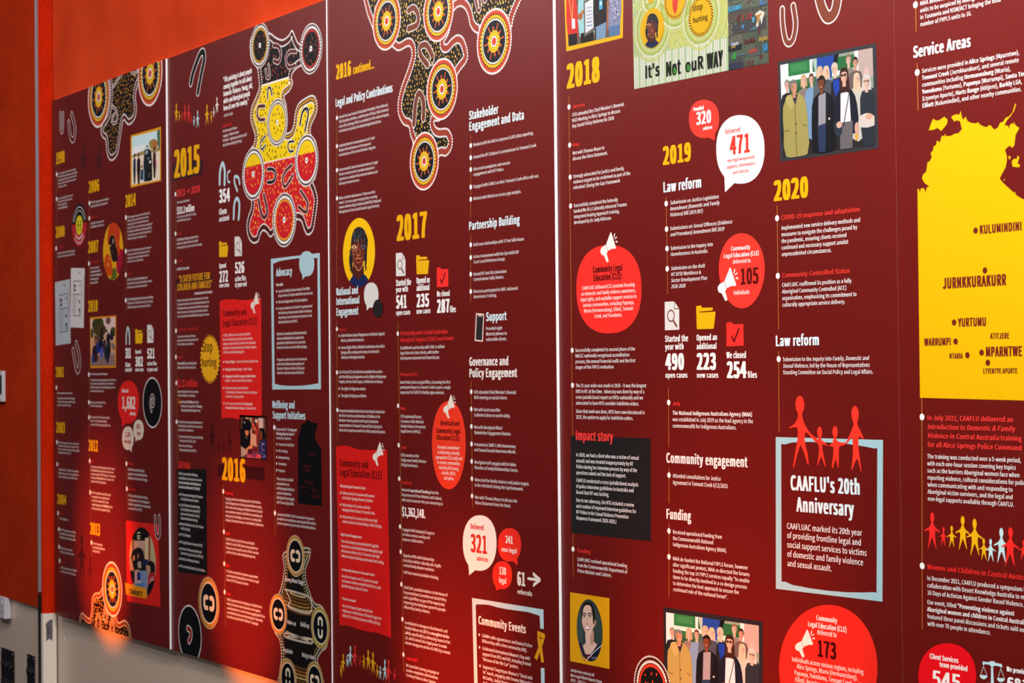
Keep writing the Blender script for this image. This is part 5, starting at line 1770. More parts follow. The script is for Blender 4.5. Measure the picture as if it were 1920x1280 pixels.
def painting3():
    I = Ink(1.2)
    ol = [(700, -40), (990, -40), (976, 0), (968, 18), (962, 34), (952, 60), (900, 66), (896, 62), (889, 58), (882, 47), (877.5, 27), (870, 14), (859.5, 12), (849, 24), (842, 60), (832, 80), (838, 83), (847, 73), (858, 66), (868.5, 72), (876, 95), (874.5, 115), (856, 143),
          (848, 190), (826, 224), (814, 226), (816, 237), (824, 242), (836, 241), (843, 246), (848, 260), (846, 279), (836, 292), (822, 294), (800, 340), (776, 275), (775, 266), (770, 254), (767, 238), (757, 233), (749, 219), (746.5, 206), (747.5, 186), (754, 160), (764, 133), (772, 107), (771.5, 92),
          (765, 86), (748, 94.5), (737, 88), (728, 80), (705, 70)]
    out = smooth(quad(PX, ol), 5)
    I.poly(out, '93392a')
    I.dots(walk(out, .0066), .0027, 'bead')
    inn = inset(out, .017)
    I.poly(inn, '17120c')
    I.dots(walk(inn, .0066), .0026, 'bead')
    S_ = [((725, 39.5), 54), ((822, 21.5), 56), ((829, 167), 57), ((926.6, 77.6), 61), ((795.6, 302), 54)]
    cs = [(PR(PX, *c), r / scale_at(*c)) for c, r in S_]
    field(I, inset(out, .022), .0115, .0026, ['d8a83a', 'c89a50', 'e8c060', 'b88a3c'], cs)
    for pts, w_ in (([(766, 20), (776, 15), (784, 28), (782, 46), (766, 54)], 11), ([(802, 122), (789, 104), (788, 88), (800, 85), (811, 106), (809, 116)], 10.5), ([(776, 232), (780, 190), (786, 175), (794, 190), (794, 222)], 10), ([(888, -30), (893, 5), (898, 20), (900, 5), (896, -20)], 7), ([(906, -20), (909, 2), (915, -15)], 7)):
        ushape(PX, pts, w_, '6e3626', 'bead', 1.9, ink_obj=I)
    for c, R in cs: sun(I, c, R)
    I.done('dot_painting', None, 'black dot painting with five large beaded suns')


painting3()

# ================================================================== panel four: 2018 - 2020
new_panel(seam[3], seam[4] - 0.0006, fr[3], BOTTOM, TOPZ, 'maroon printed panel with years 2018, 2019 and 2020, fourth from left')
n1 = (1030, 0, .1875); n2 = (1180, 0, .21875); q1 = (1050, 180, .1953); q2 = (1050, 420, .1874); q3 = (1050, 640, .1485); q4 = (1050, 790, .2344); q5 = (1050, 1070, .164)
e1 = (1230, 180, .1797); e2 = (1230, 330, .1797); e3 = (1230, 540, .2188); t1 = (1230, 820, .25); t2 = (1180, 1100, .1406); t3 = (1440, 0, .25); t4 = (1440, 310, .242); t5 = (1440, 610, .2109); t6 = (1440, 730, .3125); t7 = (1440, 1100, .1406)
Wt = 'efeae8'
timeline(PX, 1066.6, 180, 1073.8, 817, [(1067, 200.5), (1068.3, 272), (1069.2, 332), (1070, 386), (1073, 656.6), (1073.6, 722)])
timeline(PX, 1074.5, 999, 1075, 1082, [(1074.6, 1029)])
timeline(PX, 1249, 369, 1252, 551.4, [(1249.2, 381.6), (1250, 429.4), (1250.8, 466), (1251.3, 503.8)])
timeline(PX, 1253.6, 727, 1254, 837.5, [(1254, 754.4)])
timeline(PX, 1254.4, 876, 1254.5, 942.5, [(1254.5, 890.5)]); timeline(PX, 1254.5, 980, 1254.5, 1118.7, [(1254.5, 995), (1254.5, 1043.5)])
timeline(PX, 1457, 385.5, 1460, 617, [(1457.2, 409), (1458.6, 517)]); timeline(PX, 1460, 658, 1461, 809, [(1460.2, 673)])


def photo_award(p):
    p.rect(0, 0, 1, 1, '6a5a50')
    for i in range(24): p.ell(rnd.random(), rnd.random(), .05, .03, rnd.choice(['3a3434', '8a7a6a', 'a05048', '54504c']), 8)
    # red shirt
    p.poly([(.0, .30), (.08, .24), (.16, .30), (.19, .44), (.20, .90), (.0, .92)], 'd8342c', 2); p.rect(.01, .84, .18, 1, '1c1a1e')
    p.face(.085, .17, .05, .05, 'a86a48', '2a1a14', 'short'); p.line([(.05, .34), (.09, .62)], .0014, 'f0d870'); p.line([(.13, .34), (.1, .62)], .0014, 'f0d870'); p.rect(.085, .63, .15, .77, 'f0e8f0')
    # pale blue shirt with a certificate
    p.poly([(.22, .40), (.30, .30), (.44, .30), (.52, .40), (.52, .88), (.23, .90)], '9ed4d8', 2); p.rect(.25, .86, .5, 1, '1e1a1c')
    p.face(.36, .22, .05, .05, '8a5234', '1a1210', 'short'); p.ell(.25, .62, .05, .05, 'a8683c'); p.ell(.31, .57, .04, .03, 'b87848')
    p.poly([(.32, .42), (.52, .36), (.52, .86), (.32, .92)], '6a6460'); p.poly([(.345, .455), (.50, .41), (.50, .82), (.345, .875)], 'dfe4ea')
    for i in range(6): p.rect(.37, .52 + .05 * i, .48, .535 + .05 * i, '9aa8bc' if i < 4 else '6a84b0')
    # black shirt
    p.poly([(.51, .38), (.58, .28), (.68, .28), (.75, .36), (.74, .82), (.52, .86)], '241e22', 2); p.poly([(.54, .82), (.74, .78), (.73, 1), (.55, 1)], '7a9ab8'); p.rect(.53, .84, .55, 1, '14141a')
    p.face(.63, .2, .05, .05, '7a4628', '14100e', 'short'); p.line([(.60, .32), (.63, .48)], .0012, 'e8e0d8'); p.line([(.67, .32), (.64, .48)], .0012, 'e8e0d8'); p.rect(.61, .47, .67, .59, '4ab0dc'); p.rect(.62, .485, .66, .53, 'c8e8f4')
    # floral shirt
    p.poly([(.77, .40), (.84, .28), (.93, .28), (1, .36), (1, .88), (.79, .90)], '8a8eae', 2); p.rect(.80, .86, 1, 1, '5a78a4')
    for i in range(46): p.ell(.8 + .19 * rnd.random(), .33 + .5 * rnd.random(), .014, .012, rnd.choice(['e8e4ee', '4a4c78', 'c0bcd4', '6a6c98']), 7)
    p.face(.89, .2, .05, .05, '8a5636', '1a1412', 'short'); p.poly([(.75, .5), (.79, .48), (.78, .9), (.75, .9)], 'a06a48')


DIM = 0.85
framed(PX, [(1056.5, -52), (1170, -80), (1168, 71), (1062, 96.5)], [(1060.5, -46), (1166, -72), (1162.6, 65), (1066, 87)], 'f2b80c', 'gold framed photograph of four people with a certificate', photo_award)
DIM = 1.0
year('2018', 175, 884, 510, 232, n1)


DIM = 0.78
# painted mural artwork, cropped by the top edge
def mural():
    f = lambda x, y: PR(n2, x, y)
    o = boxp(n2, [(22, -300), (836, -480), (853, 604), (42, 765)], 'cbd88a', 'mural_print', 2, 'printed painting in green and yellow dots with lettering')
    ph = Photo(n2, (22, -300), (836, -480), (853, 604), (42, 765), level=2.5)
    I = ph.I
    cs = [((200, 240), 100, 175), ((400, 0), 100, 165), ((615, 140), 100, 172), ((186, -10), 40, 40)]
    C_ = [(f(*c), rad(n2, ry, *c)) for c, rx, ry in cs]
    # rows of fine dots, swirling round the ovals
    x0 = f(40, 0)[0]; x1 = f(846, 0)[0]; z1 = PN.rect[3]; zb = f(440, 400)[1]
    bands = {}
    qz = quad(n2, [(22, -300), (836, -480), (853, 604), (42, 765)])
    z = zb
    while z < z1:
        x = x0
        while x < x1:
            d, ci = min((math.hypot(x - c[0], z - c[1]) - R, i) for i, (c, R) in enumerate(C_[:3]))
            if d > 0.006 and rnd.random() < .9 and inside((x, z), qz):
                ringno = int(d / .006)
                g = (x - x0) / (x1 - x0)
                pal = (['9ac8b8', 'c8dca0', 'e4e8b0', '8abccc'], ['d8d860', 'e8e070', 'b8cc70', 'f0e890'])[1 if g > .5 + .15 * math.sin(z * 40) else 0]
                bands.setdefault(pal[ringno % 4], []).append((x, z))
            x += .0062
        z += .0062
    for k, pts in bands.items():
        I.z += DRAW
        for p in pts: I.fan(p, .0024, .0028, k, 6)
    # striped base
    qs = quad(n2, [(40, 494), (848, 316), (853, 604), (42, 765)])
    I.poly(qs, '74b05c')
    for i in range(56):
        t = (i + .5) / 56
        top = (qs[0][0] + (qs[1][0] - qs[0][0]) * t, qs[0][1] + (qs[1][1] - qs[0][1]) * t); bt = (qs[3][0] + (qs[2][0] - qs[3][0]) * t, qs[3][1] + (qs[2][1] - qs[3][1]) * t)
        n = 30
        col = ('f6f4ea', 'eef0d8', 'f6f4ea', 'c4dca8')[i % 4]
        I.dots([(top[0] + (bt[0] - top[0]) * k / n, top[1] + (bt[1] - top[1]) * k / n) for k in range(1, n)], .0023, col, 6)
    # ovals
    for (c, R), col in zip(C_, ('f4c40c', 'f0b40c', 'f2c00c', 'e8c010')):
        for k, cc in enumerate(('d8dc80', 'e8ecc0', 'b8c860')):
            I.dots([(c[0] + (R + .022 - .006 * k) * math.cos(2 * math.pi * i / 90), c[1] + (R + .022 - .006 * k) * math.sin(2 * math.pi * i / 90)) for i in range(90)], .0024, cc, 6)
        I.disc(c, R, col)
    c, R = C_[1]
    for k in range(40):
        a = 2 * math.pi * k / 40
        I.stroke([(c[0] + R * .93 * math.cos(a), c[1] + R * .93 * math.sin(a)), (c[0] + R * .84 * math.cos(a + .1), c[1] + R * .84 * math.sin(a + .1))], R * .04, '4a2010', step=(k == 0))
    I.disc(c, R * .80, 'f2bc10')
    I.poly(smooth([(c[0] + R * a, c[1] + R * b) for a, b in ((-.35, .7), (.3, .8), (.45, .2), (.2, -.1), (.12, -.5), (-.05, -.72), (-.25, -.45), (-.28, .0))], 4), 'e8432c')
    c, R = C_[2]
    for k in range(36):
        a = 2 * math.pi * k / 36
        I.stroke([(c[0] + R * .98 * math.cos(a), c[1] + R * .98 * math.sin(a)), (c[0] + R * .84 * math.cos(a + .12), c[1] + R * .84 * math.sin(a + .12))], R * .045, '5a2c14', step=(k == 0))
    ph.done('picture', o)
    for s, x, y, x1, cap in (('stop', 545, 98, 634, 52), ('hurting', 548, 198, 676, 46)): T(s, x, y, x1, cap, '6a4a10', 'hand', n2, parent=o, level=10)
    f1 = T("It's", 136, 672, 266, 105, '14180c', 'head', n2, parent=o, level=10); T('Not', 316, 655, 446, 120, '14180c', 'head', n2, parent=o, level=10); T('ouR', 482, 618, 640, 105, '14180c', 'head', n2, parent=o, level=10); T('WAY', 668, 592, 806, 130, '14180c', 'head', n2, parent=o, level=10)
    I = Ink(10.5)
    for x, y, a, b in ((394, 608, 13, 26), (512, 582, 15, 26)): I.fan(f(x, y), rad(n2, a, x, y) / .62, rad(n2, b, x, y), '3f9a34', 14, 0, True)
    I.done('lettering', o)
    return o


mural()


def portrait_small():
    global Ink
    o = portrait_oval(n2, 101, 72, 298, 408)
    o['label'] = 'small oval portrait drawing inside the green painting'
    o.location.y -= 0.0009


portrait_small()


# graffiti bricks
def bricks():
    o = boxp(n2, [(836, -480), (1182, -560), (1197, 540), (854, 603)], '4c5448', 'brick_print', 2, 'printed photograph of graffiti on grey bricks')
    ph = Photo(n2, (836, -480), (1182, -560), (1197, 540), (854, 603), level=2.5)
    rows = 11
    for r in range(rows):
        v0 = r / rows; v1 = (r + 1) / rows
        off = (.0, .28, .12, .4)[r % 4]
        u = -off
        k = 0
        while u < 1:
            wd = (.44, .52, .38)[(k + r) % 3]
            a, b = max(0, u + .012), min(1, u + wd - .012)
            if b > a: ph.poly([(a, v0 + .006), (b, v0 + .006), (b, v1 - .006), (a, v1 - .006)], rnd.choice(['5a6454', '4e564c', '66705c', '48484c', '5c5248', '54604e', '6a6a5a']))
            u += wd; k += 1
    for i in range(70):
        u, v = rnd.random() * .96, .4 + .6 * rnd.random()
        ph.ell(u, v, .03 * rnd.random() + .005, .006, rnd.choice(['3a403a', '70786a', '444a42']), 6)
    ph.poly([(.68, .60), (.80, .575), (.92, .60), (.86, .66), (.84, .69), (.80, .635), (.76, .70), (.70, .70), (.74, .63)], 'e8e4d8'); ph.poly([(.72, .61), (.86, .60), (.80, .625), (.76, .68), (.74, .68)], 'c88a3c')
    ph.poly([(.60, .62), (.68, .62), (.66, .66), (.62, .66)], '5aa8c8'); ph.poly([(.34, .67), (.42, .66), (.38, .70)], '4a9ad0'); ph.poly([(.10, .885), (.18, .86), (.2, .92), (.08, .925)], '3c9a4a')
    ph.rect(.0, .81, .34, .855, '20222a'); ph.rect(.5, .875, .8, .925, '5a5c58'); ph.rect(0, .95, .35, 1, '34384c')
    ph.line([(.22, .62), (.3, .58), (.27, .64)], .003, '6a2c24'); ph.line([(.45, .5), (.6, .48)], .002, '7a4a3a'); ph.line([(.2, .72), (.38, .715)], .002, '5a4a44'); ph.line([(.24, .895), (.4, .89)], .002, '4a7a9a'); ph.line([(.74, .47), (.92, .46)], .002, '54788a')
    ph.ell(.78, .73, .03, .03, '6a2c2c'); ph.ell(.82, .94, .03, .02, '5a2a2a')
    ph.done('picture', o)
    for s, x, y, x1, cap, col in (('ADAMA', 850, 108, 968, 46, '4ab0e0'), ('ALI', 1120, 50, 1176, 56, '5a8cd0'), ('T-ZI', 966, 180, 1056, 44, 'c83a3a'), ('JAMES', 1034, 268, 1110, 22, '5a90a8'), ('Gnuts', 884, 396, 942, 30, 'e8e8f0'), ('RoNA', 988, 382, 1084, 40, '6a2426'), ('Kyle', 1116, 356, 1192, 36, 'd8b040'),
                              ('GARY', 1030, 460, 1098, 34, 'd84a3a'), ('SR', 1146, 444, 1190, 60, '3aa0e0'), ('TEZ', 1004, 566, 1072, 34, '7a2c2a'), ('FIONA', 874, 418, 916, 18, 'c8a030'), ('A', 890, 512, 912, 40, '3a9a48'), ('G', 878, 398, 894, 34, '4aa8e8')):
        T(s, x, y, x1, cap, col, 'bold', n2, parent=o, level=10)


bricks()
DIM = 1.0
red2 = 'e83a30'
bod('January', 233, 1082, 360, 52, n1, col=red2, style='bold')
bod('CEO attended the Chief Minister\'s Biennial|NGO Meeting in Alice Springs to discuss|Key Social Policy Reforms for 2018', 118, 198, 617, 54, q1, fit=0)
bod('May', 123, 485, 188, 52, q1, col=red2, style='bold')
bod('Met with Thomas Mayor to|discuss the Uluru Statement.', 123, 565, 460, 54, q1, fit=1)
bod('Strongly advocated for justice and family|violence targets to be enshrined as part of the|refreshed _Closing the Gap Framework._', 128, 788, 678, 54, q1, fit=1)
bod('Successfully completed the federally|funded We Al Li Culturally Informed Trauma|Integrated Healing Approach training,|developed by Dr Judy Atkinson.', 133, 1068, 643, 54, q1, fit=1)
ov = bubble(q2, 165, 209, 816, 1093, None, 'ef2f26', 'large red blob about community legal education sessions', egg=.0, name='story_oval', ex=2.35)
megaphone(q2, 405, 80, 580, 382, 'f2e8e0', ov)
T('Community Legal', 330, 488, 628, 62, '4a0a0a', 'head', q2, parent=ov); T('Education (CLE):', 335, 569, 624, 62, '4a0a0a', 'head', q2, parent=ov)
T('CAAFLUAC delivered CLE sessions focusing|on domestic and family violence awareness,|legal rights, and available support services in|various communities, including Papunya,|Ntaria (Hermannsburg), Elliott, Tennant|Creek, and Yuendumu.', 207, 660, 767, 36, 'fbeee8', 'body', q2, 'c', pitch=57, fit=2, parent=ov)
bod('Successfully completed its second phase of the|NACLC nationally recognised accreditation|process, the annual financial audit and the first|stages of the FVPLS evaluation.', 195, 132, 952, 71, q3, fit=0)
bod('The 15-year order was made in 2018 – it was the longest|DVO in NT at the time.  Advocacy was done by way of a|cross-jurisdictional report on DVOs nationally and we|advocated to have NTG consider indefinite orders.', 200, 577, 1092, 73, q3, fit=0)
bod('Since that work was done, NTG have now introduced in|2025, the option to apply for indefinite orders.', 203, 900, 1073, 73, q3, fit=0)
bx = boxp(q4, [(86, 115), (726, 135), (728, 958), (91, 890)], '201d1d', 'text_box', 1, 'black box telling the impact story')
T('Impact story', 125, 146, 426, 74, 'ee3a36', 'head', q4)
for s, y, x1 in (('In 2018, we had a client who was a victim of sexual|assault and was treated inappropriately by NT|Police during her interview process by way of the|questions asked and the lack of support.', 278, 632), ('CAAFLU conducted a cross-jurisdictional analysis|of police interview guidelines in Australia and|found that NT was lacking.', 482, 628),
                 ('Due to our advocacy, the NTG included a review|and creation of improved interview guidelines for|NT Police in the Sexual Violence Prevention|Response Framework 2020-2028.)', 640, 610)):
    bod(s, 130, y, x1, 47.5, q4, fit=0 if y != 640 else 1)
bod('Funding', 140, 1044, 247, 48, q4, col=red2, style='bold')
bod('CAAFLUAC received operational funding|from the Commonwealth Department of|Prime Minister and Cabinet.', 140, 1113, 538, 46, q4, fit=0)
card = boxp(q5, [(117, 243), (567, 312), (567, 1121), (117, 1030)], 'd99a10', 'portrait_card', 2, 'gold card with an oval portrait of a smiling person')


def portrait_photo():
    f = nquad(q5, 190, 325, 488, 1030)
    I = Ink(2.6)
    c = f(.5, .5)
    rx, rz = f(1, .5)[0] - c[0], f(.5, 0)[1] - c[1]
    el = [(c[0] + rx * math.cos(2 * math.pi * i / 56), c[1] + rz * math.sin(2 * math.pi * i / 56)) for i in range(56)]

    def cl(pts, col, sm=3):
        q = [f(*p) for p in pts]
        if sm: q = smooth(q, sm)
        for i in range(56):
            a, b = el[i], el[(i + 1) % 56]
            q = clip(q, lambda p: (b[0] - a[0]) * (p[1] - a[1]) - (b[1] - a[1]) * (p[0] - a[0]) >= 0, lambda p, r: _x(p, r, a, b))
            if len(q) < 3: return
        I.poly(q, col)
    skin, sk2, hair = 'd8b2a0', 'b88a78', '1a1614'
    I.poly(el, '2e3c3a')
    cl([(0, .3), (.2, .2), (.25, .6), (.1, .75), (-.1, .6)], '3a4a48'); cl([(.75, .2), (.98, .4), (.98, .62), (.8, .66), (.72, .45)], '34423e')
    cl([(.20, .18), (.30, .07), (.48, .04), (.62, .09), (.70, .22), (.72, .34), (.66, .40), (.22, .30)], hair)
    cl([(.34, .55), (.64, .55), (.66, .68), (.84, .76), (.70, .90), (.40, .92), (.22, .78), (.36, .70)], skin, 2)
    cl([(.52, .6), (.66, .5), (.66, .70), (.56, .74)], sk2, 2)
    cl([(.22, .28), (.28, .13), (.42, .09), (.55, .12), (.66, .24), (.68, .38), (.62, .50), (.52, .58), (.40, .575), (.28, .48), (.22, .38)], skin)
    cl([(.66, .34), (.74, .34), (.73, .42), (.66, .43)], sk2, 2); cl([(.56, .14), (.68, .24), (.69, .36), (.64, .40), (.62, .26)], hair, 2); cl([(.66, .425), (.70, .425), (.68, .45)], 'c8c0b8', 0)
    lw = rx * .02

    def ln(pts, col, w_=1.0): I.stroke(smooth([f(*p) for p in pts], 4, False), lw * w_, col)
    for x in (.30, .52):
        cl([(x - .06, .275), (x, .262), (x + .06, .277), (x, .292)], 'f0e6e0', 2); I.fan(f(x, .277), rx * .05, rx * .055, '2c1c16', 12, 0, True); ln([(x - .07, .27), (x, .257), (x + .07, .272)], '1c1210', 1.6)
        ln([(x - .08, .238), (x, .222), (x + .08, .24)], '3a2620', 2.4); ln([(x - .05, .30), (x, .305), (x + .05, .298)], sk2, 1)
    ln([(.43, .28), (.41, .34), (.38, .385)], sk2, 1.2); ln([(.36, .39), (.41, .405), (.47, .39)], 'a0705c', 1.4)
    cl([(.29, .43), (.36, .44), (.43, .442), (.54, .43), (.50, .485), (.42, .50), (.34, .48)], 'b0505a', 2); cl([(.32, .44), (.43, .45), (.52, .44), (.48, .475), (.42, .482), (.36, .472)], 'f6f0ec', 2)
    ln([(.26, .40), (.27, .45), (.30, .49)], sk2, 1); ln([(.57, .40), (.58, .45), (.54, .50)], sk2, 1)
    cl([(.10, .72), (.22, .70), (.30, .84), (.42, .90), (.56, .88), (.70, .80), (.84, .73), (1.05, .80), (.9, 1.1), (.1, 1.1), (-.05, .8)], '1c1c30', 2)
    for p, col in (([(.12, .74), (.26, .92), (.34, 1.0)], '5a3c4a'), ([(.22, .72), (.34, .88)], 'a89078'), ([(.36, .90), (.56, .89)], '8a3a30'), ([(.40, .94), (.60, .92)], 'c06040'), ([(.38, .99), (.66, .86), (.98, .74)], 'd8d4e0'), ([(.6, .96), (.72, .94), (.8, .98)], '8a90b0'), ([(.16, .84), (.24, .96)], '3c4878')):
        ln(p, col, 1.8)
    I.done('portrait', card)


portrait_photo()
bod('Jordan has entered all|Non-Legal Work Reports from|2019 – 2025 (as part of the|program team).', 120, 1146, 478, 57, q5, fit=1, ital=True)
year('2019', 72, 718, 372, 182, e1)
B = bubble(e1, 345, 40, 660, 438, (611, 464), 'f4382c', 'red speech bubble reading 320 advices', half=.17)
T('Provided', 392, 160, 501, 40, 'fbf2ee', 'head', e1, parent=B); T('320', 421, 302, 580, 128, 'fbf2ee', 'head', e1, parent=B); T('advices', 492, 356, 590, 34, 'fbf2ee', 'head', e1, parent=B)
B = bubble(e1, 630, 199, 1133, 914, (722, 1004), 'f6f6f4', 'large white speech bubble reading 471', half=.16)
T('Delivered', 720, 400, 882, 52, 'd8342c', 'bold', e1, parent=B); T('471', 772, 614, 988, 190, 'e03428', 'head', e1, parent=B)
T('non-legal wraparound|supports, information\'s|and referrals.', 737, 694, 1042, 36, 'd8342c', 'bold', e1, 'c', pitch=66, fit=1, parent=B)
T('Law reform', 75, 1006, 480, 106, 'd8ecf2', 'head', e1)
for s, x, y, x1, f in (('Submission on _Justice Legislation_|_Amendment (Domestic and Family_|_Violence) Bill 2019 (NT)_', 147, 298, 665, 1), ('Submissions on _Sexual Offences (Evidence_|_and Procedure) Amendment Bill 2019_', 150, 566, 797, 0), ('Submission to the Inquiry into|_Homelessness in Australia._', 152, 772, 598, 0), ('Submission on the draft|NT DFSV Workforce &|Sector Development Plan|2020-2028', 157, 982, 534, 2)):
    bod(s, x, y, x1, 63, e2, fit=f, ital=(y in (298, 982)))
ov = bubble(PX, 1348, 437, 1434, 578, None, 'f4382c', 'red oval reading 105 individuals', egg=-.06, name='story_oval', ex=2.0)
T('Community', 785, 779, 985, 44, 'fbf2ee', 'bold', e2, parent=ov); T('Legal Education (CLE)', 709, 856, 1077, 44, 'fbf2ee', 'bold', e2, parent=ov); T('delivered to', 802, 914, 990, 42, 'fbf2ee', 'body', e2, parent=ov)
T('105', 878, 1130, 1076, 162, '5a0a0c', 'head', e2, parent=ov); T('individuals', 812, 1238, 978, 44, 'fbf2ee', 'body', e2, parent=ov)
megaphone(e2, 644, 954, 862, 1302, 'f2ece8', ov)
doc_icon(e3, 75, 113, 200, 361); folder_icon(e3, 345, 148, 512, 352); check_icon(e3, 603, 290, 753, 500)
num('Started the', 78, 460, 278, 52, e3); num('year with', 80, 527, 241, 50, e3); num('490', 82, 697, 245, 132, e3); num('open cases', 82, 767, 272, 44, e3)
num('Opened an', 348, 449, 527, 50, e3); num('additional', 349, 523, 522, 48, e3); num('223', 350, 696, 520, 134, e3); num('new cases', 350, 767, 537, 44, e3)
num('We closed', 605, 600, 775, 52, e3); num('254', 608, 767, 780, 134, e3); num('files', 787, 767, 868, 50, e3)
bod('July', 143, 1003, 210, 52, e3, col='ee3a32', style='bold')
bod('*The National Indigenous Australians Agency (NIAA)*|was established in July 2019 as the lead agency in the|commonwealth for Indigenous Australians.', 143, 1084, 826, 55, e3, fit=0)
T('Community engagement', 77, 187, 688, 72, 'f0e4e0', 'head', t1)
bod('Attended consultations for Justice|Agreement in Tennant Creek 6/12/2019.', 127, 300, 544, 50, t1, fit=1)
T('Funding', 77, 607, 265, 72, 'f0e4e0', 'head', t1)
bod('Received operational funding from|the Commonwealth National|Indigenous Australians Agency (NIAA).', 127, 720, 532, 47, t1, fit=2)
bod('NIAA de-funded the National FVPLS forum, however|after significant protest, NIAA re-directed the forums|funding the top 14 FVPLS services equally "to enable|them to be directly involved in a co-design process|to determine the best approach to ensure the|continued role of the national forum".', 127, 919, 702, 46, t1, fit=1)


# the group photograph printed twice
def photo_group(p):
    W = 'e6ebe6'
    p.rect(0, 0, 1, 1, '8aa08c')
    p.rect(0, 0, .55, .34, '3a6a48'); p.rect(.08, .0, .36, .22, '2f7a44'); p.rect(.12, .02, .3, .1, '3f8a50'); p.rect(.10, .26, .46, .5, '2c5a3a')
    p.rect(0, 0, .09, .45, 'f0eef0'); p.rect(.08, .14, .45, .19, W); p.rect(.33, 0, .36, .36, W); p.rect(.56, .03, .82, .2, '2c6a3c'); p.poly([(.36, 0), (.42, 0), (.46, .2), (.40, .2)], 'a8c4b4')
    p.poly([(.41, 0), (.60, 0), (.56, .26), (.40, .28)], '2448a0'); p.poly([(.60, 0), (.65, 0), (.60, .17), (.57, .17)], '14181c'); p.poly([(.47, .18), (.56, .24), (.54, .27), (.46, .22)], 'a8b4cc')
    p.rect(.57, .17, 1, .22, W); p.rect(.81, 0, .85, .4, W); p.rect(.85, 0, 1, .3, 'b8a49c'); p.ell(.93, .25, .03, .06, 'd0b0a4')
    p.rect(0, .6, 1, 1, '2a2628')
    # back row
    for u, v, sk, hr, st, co in ((.07, .23, 'd8a890', '8a8682', 'short', '23252a'), (.26, .21, 'e0b49c', 'c8a078', 'bob', '8a7a72'), (.345, .21, 'd8a890', '6a4434', 'short', '7a9cc0'), (.44, .15, 'e0b8a0', 'd8b088', 'bob', '5a6068'), (.51, .16, 'e0b8a0', 'd8c098', 'bob', '4a5058'),
                                  (.75, .08, 'd8b09c', '8a6a58', 'short', '8a8078'), (.82, .12, 'c89078', '3a2420', 'short', '6a5a58'), (.83, .29, 'e4b8a0', 'd8c0a0', 'long', 'c8c4bc')):
        p.poly([(u - .075, v + .17), (u - .03, v + .09), (u + .03, v + .09), (u + .075, v + .17), (u + .08, v + .6), (u - .08, v + .6)], co, 2)
        p.face(u, v, .026, .050, sk, hr, st)
    p.poly([(.56, .30), (.62, .24), (.70, .30), (.70, .6), (.56, .6)], '24262e', 2); p.poly([(.58, .28), (.62, .26), (.66, .29), (.64, .46), (.6, .42)], '2040a8', 2); p.face(.605, .15, .031, .058, 'e4bca4', 'c8c0b0', 'short', .6)
    # far right, grey hair and glasses
    p.poly([(.86, .5), (.92, .42), (1, .42), (1, 1), (.88, 1)], '2c3038', 2); p.poly([(.84, .7), (.92, .66), (1, .70), (1, .8), (.86, .8)], 'd8ccc4', 2); p.face(.93, .34, .034, .064, 'dcb4a0', 'd0c8c0', 'bob', -.4); p.line([(.90, .33), (.96, .33)], .0012, '3a3434'); p.ell(.95, .70, .04, .03, 'd8a890')
    # olive coat
    p.poly([(.02, .46), (.09, .35), (.14, .33), (.22, .35), (.28, .46), (.295, .74), (.28, 1), (.04, 1), (.02, .74)], 'a89c58', 2); p.poly([(.12, .34), (.16, .46), (.19, .35), (.15, .33)], '2c2440'); p.line([(.155, .46), (.16, 1)], .0016, '6a6238'); p.line([(.03, .72), (.08, .72)], .002, '7a7040'); p.line([(.24, .68), (.28, .70)], .002, '7a7040')
    p.poly([(.05, .37), (.11, .34), (.14, .45), (.1, .5)], 'b8ac68', 2); p.ell(.165, .66, .008, .01, '3a3420', 8); p.ell(.165, .76, .008, .01, '3a3420', 8); p.face(.15, .265, .038, .068, 'c89070', '7a7876', 'short', .6)
    # black coat, grey jumper
    p.poly([(.345, .50), (.39, .40), (.46, .36), (.54, .40), (.585, .52), (.59, .9), (.56, 1), (.36, 1), (.335, .9)], '17171b', 2); p.poly([(.42, .40), (.50, .38), (.49, .70), (.41, .72)], '9a98a0'); p.poly([(.40, .72), (.49, .70), (.48, 1), (.41, 1)], '2a3a58'); p.line([(.52, .42), (.5, .7)], .0012, '34343a'); p.ell(.53, .66, .01, .012, 'e8e0e0', 8)
    p.face(.455, .275, .037, .068, '7a442c', '241a18', 'short', -.3)
    # navy cardigan, white blouse
    p.poly([(.585, .58), (.62, .42), (.68, .36), (.78, .40), (.83, .56), (.82, .84), (.6, .84)], '1b1f2c', 2); p.poly([(.66, .39), (.75, .38), (.76, .72), (.65, .72)], 'ece4ec'); p.poly([(.64, .72), (.78, .72), (.77, 1), (.64, 1)], '6a6468'); p.line([(.755, .40), (.68, .76)], .002, '1a1a20'); p.poly([(.58, .72), (.66, .74), (.66, .84), (.6, .86)], '2c3644', 2)
    p.face(.70, .235, .037, .068, 'd8a890', '3a241c', 'long', -.4, glasses=True); p.ell(.635, .74, .03, .035, 'dcae98'); p.ell(.82, .80, .022, .06, 'd8a890'); p.poly([(.80, .86), (.83, .85), (.83, .92), (.80, .93)], 'e0a83c')


DIM = 0.86  # upper print's inks darkened to offset the brighter light there
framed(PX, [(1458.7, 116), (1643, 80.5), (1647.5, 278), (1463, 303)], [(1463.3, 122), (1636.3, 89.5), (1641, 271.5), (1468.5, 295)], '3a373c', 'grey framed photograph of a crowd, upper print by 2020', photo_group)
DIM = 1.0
framed(PX, [(1244, 1138), (1430, 1165), (1431, 1352), (1245, 1310)], [(1249, 1147.5), (1423, 1172.5), (1424, 1344), (1250, 1303)], '2a2426', 'black framed photograph of a crowd at the lower edge', photo_group)


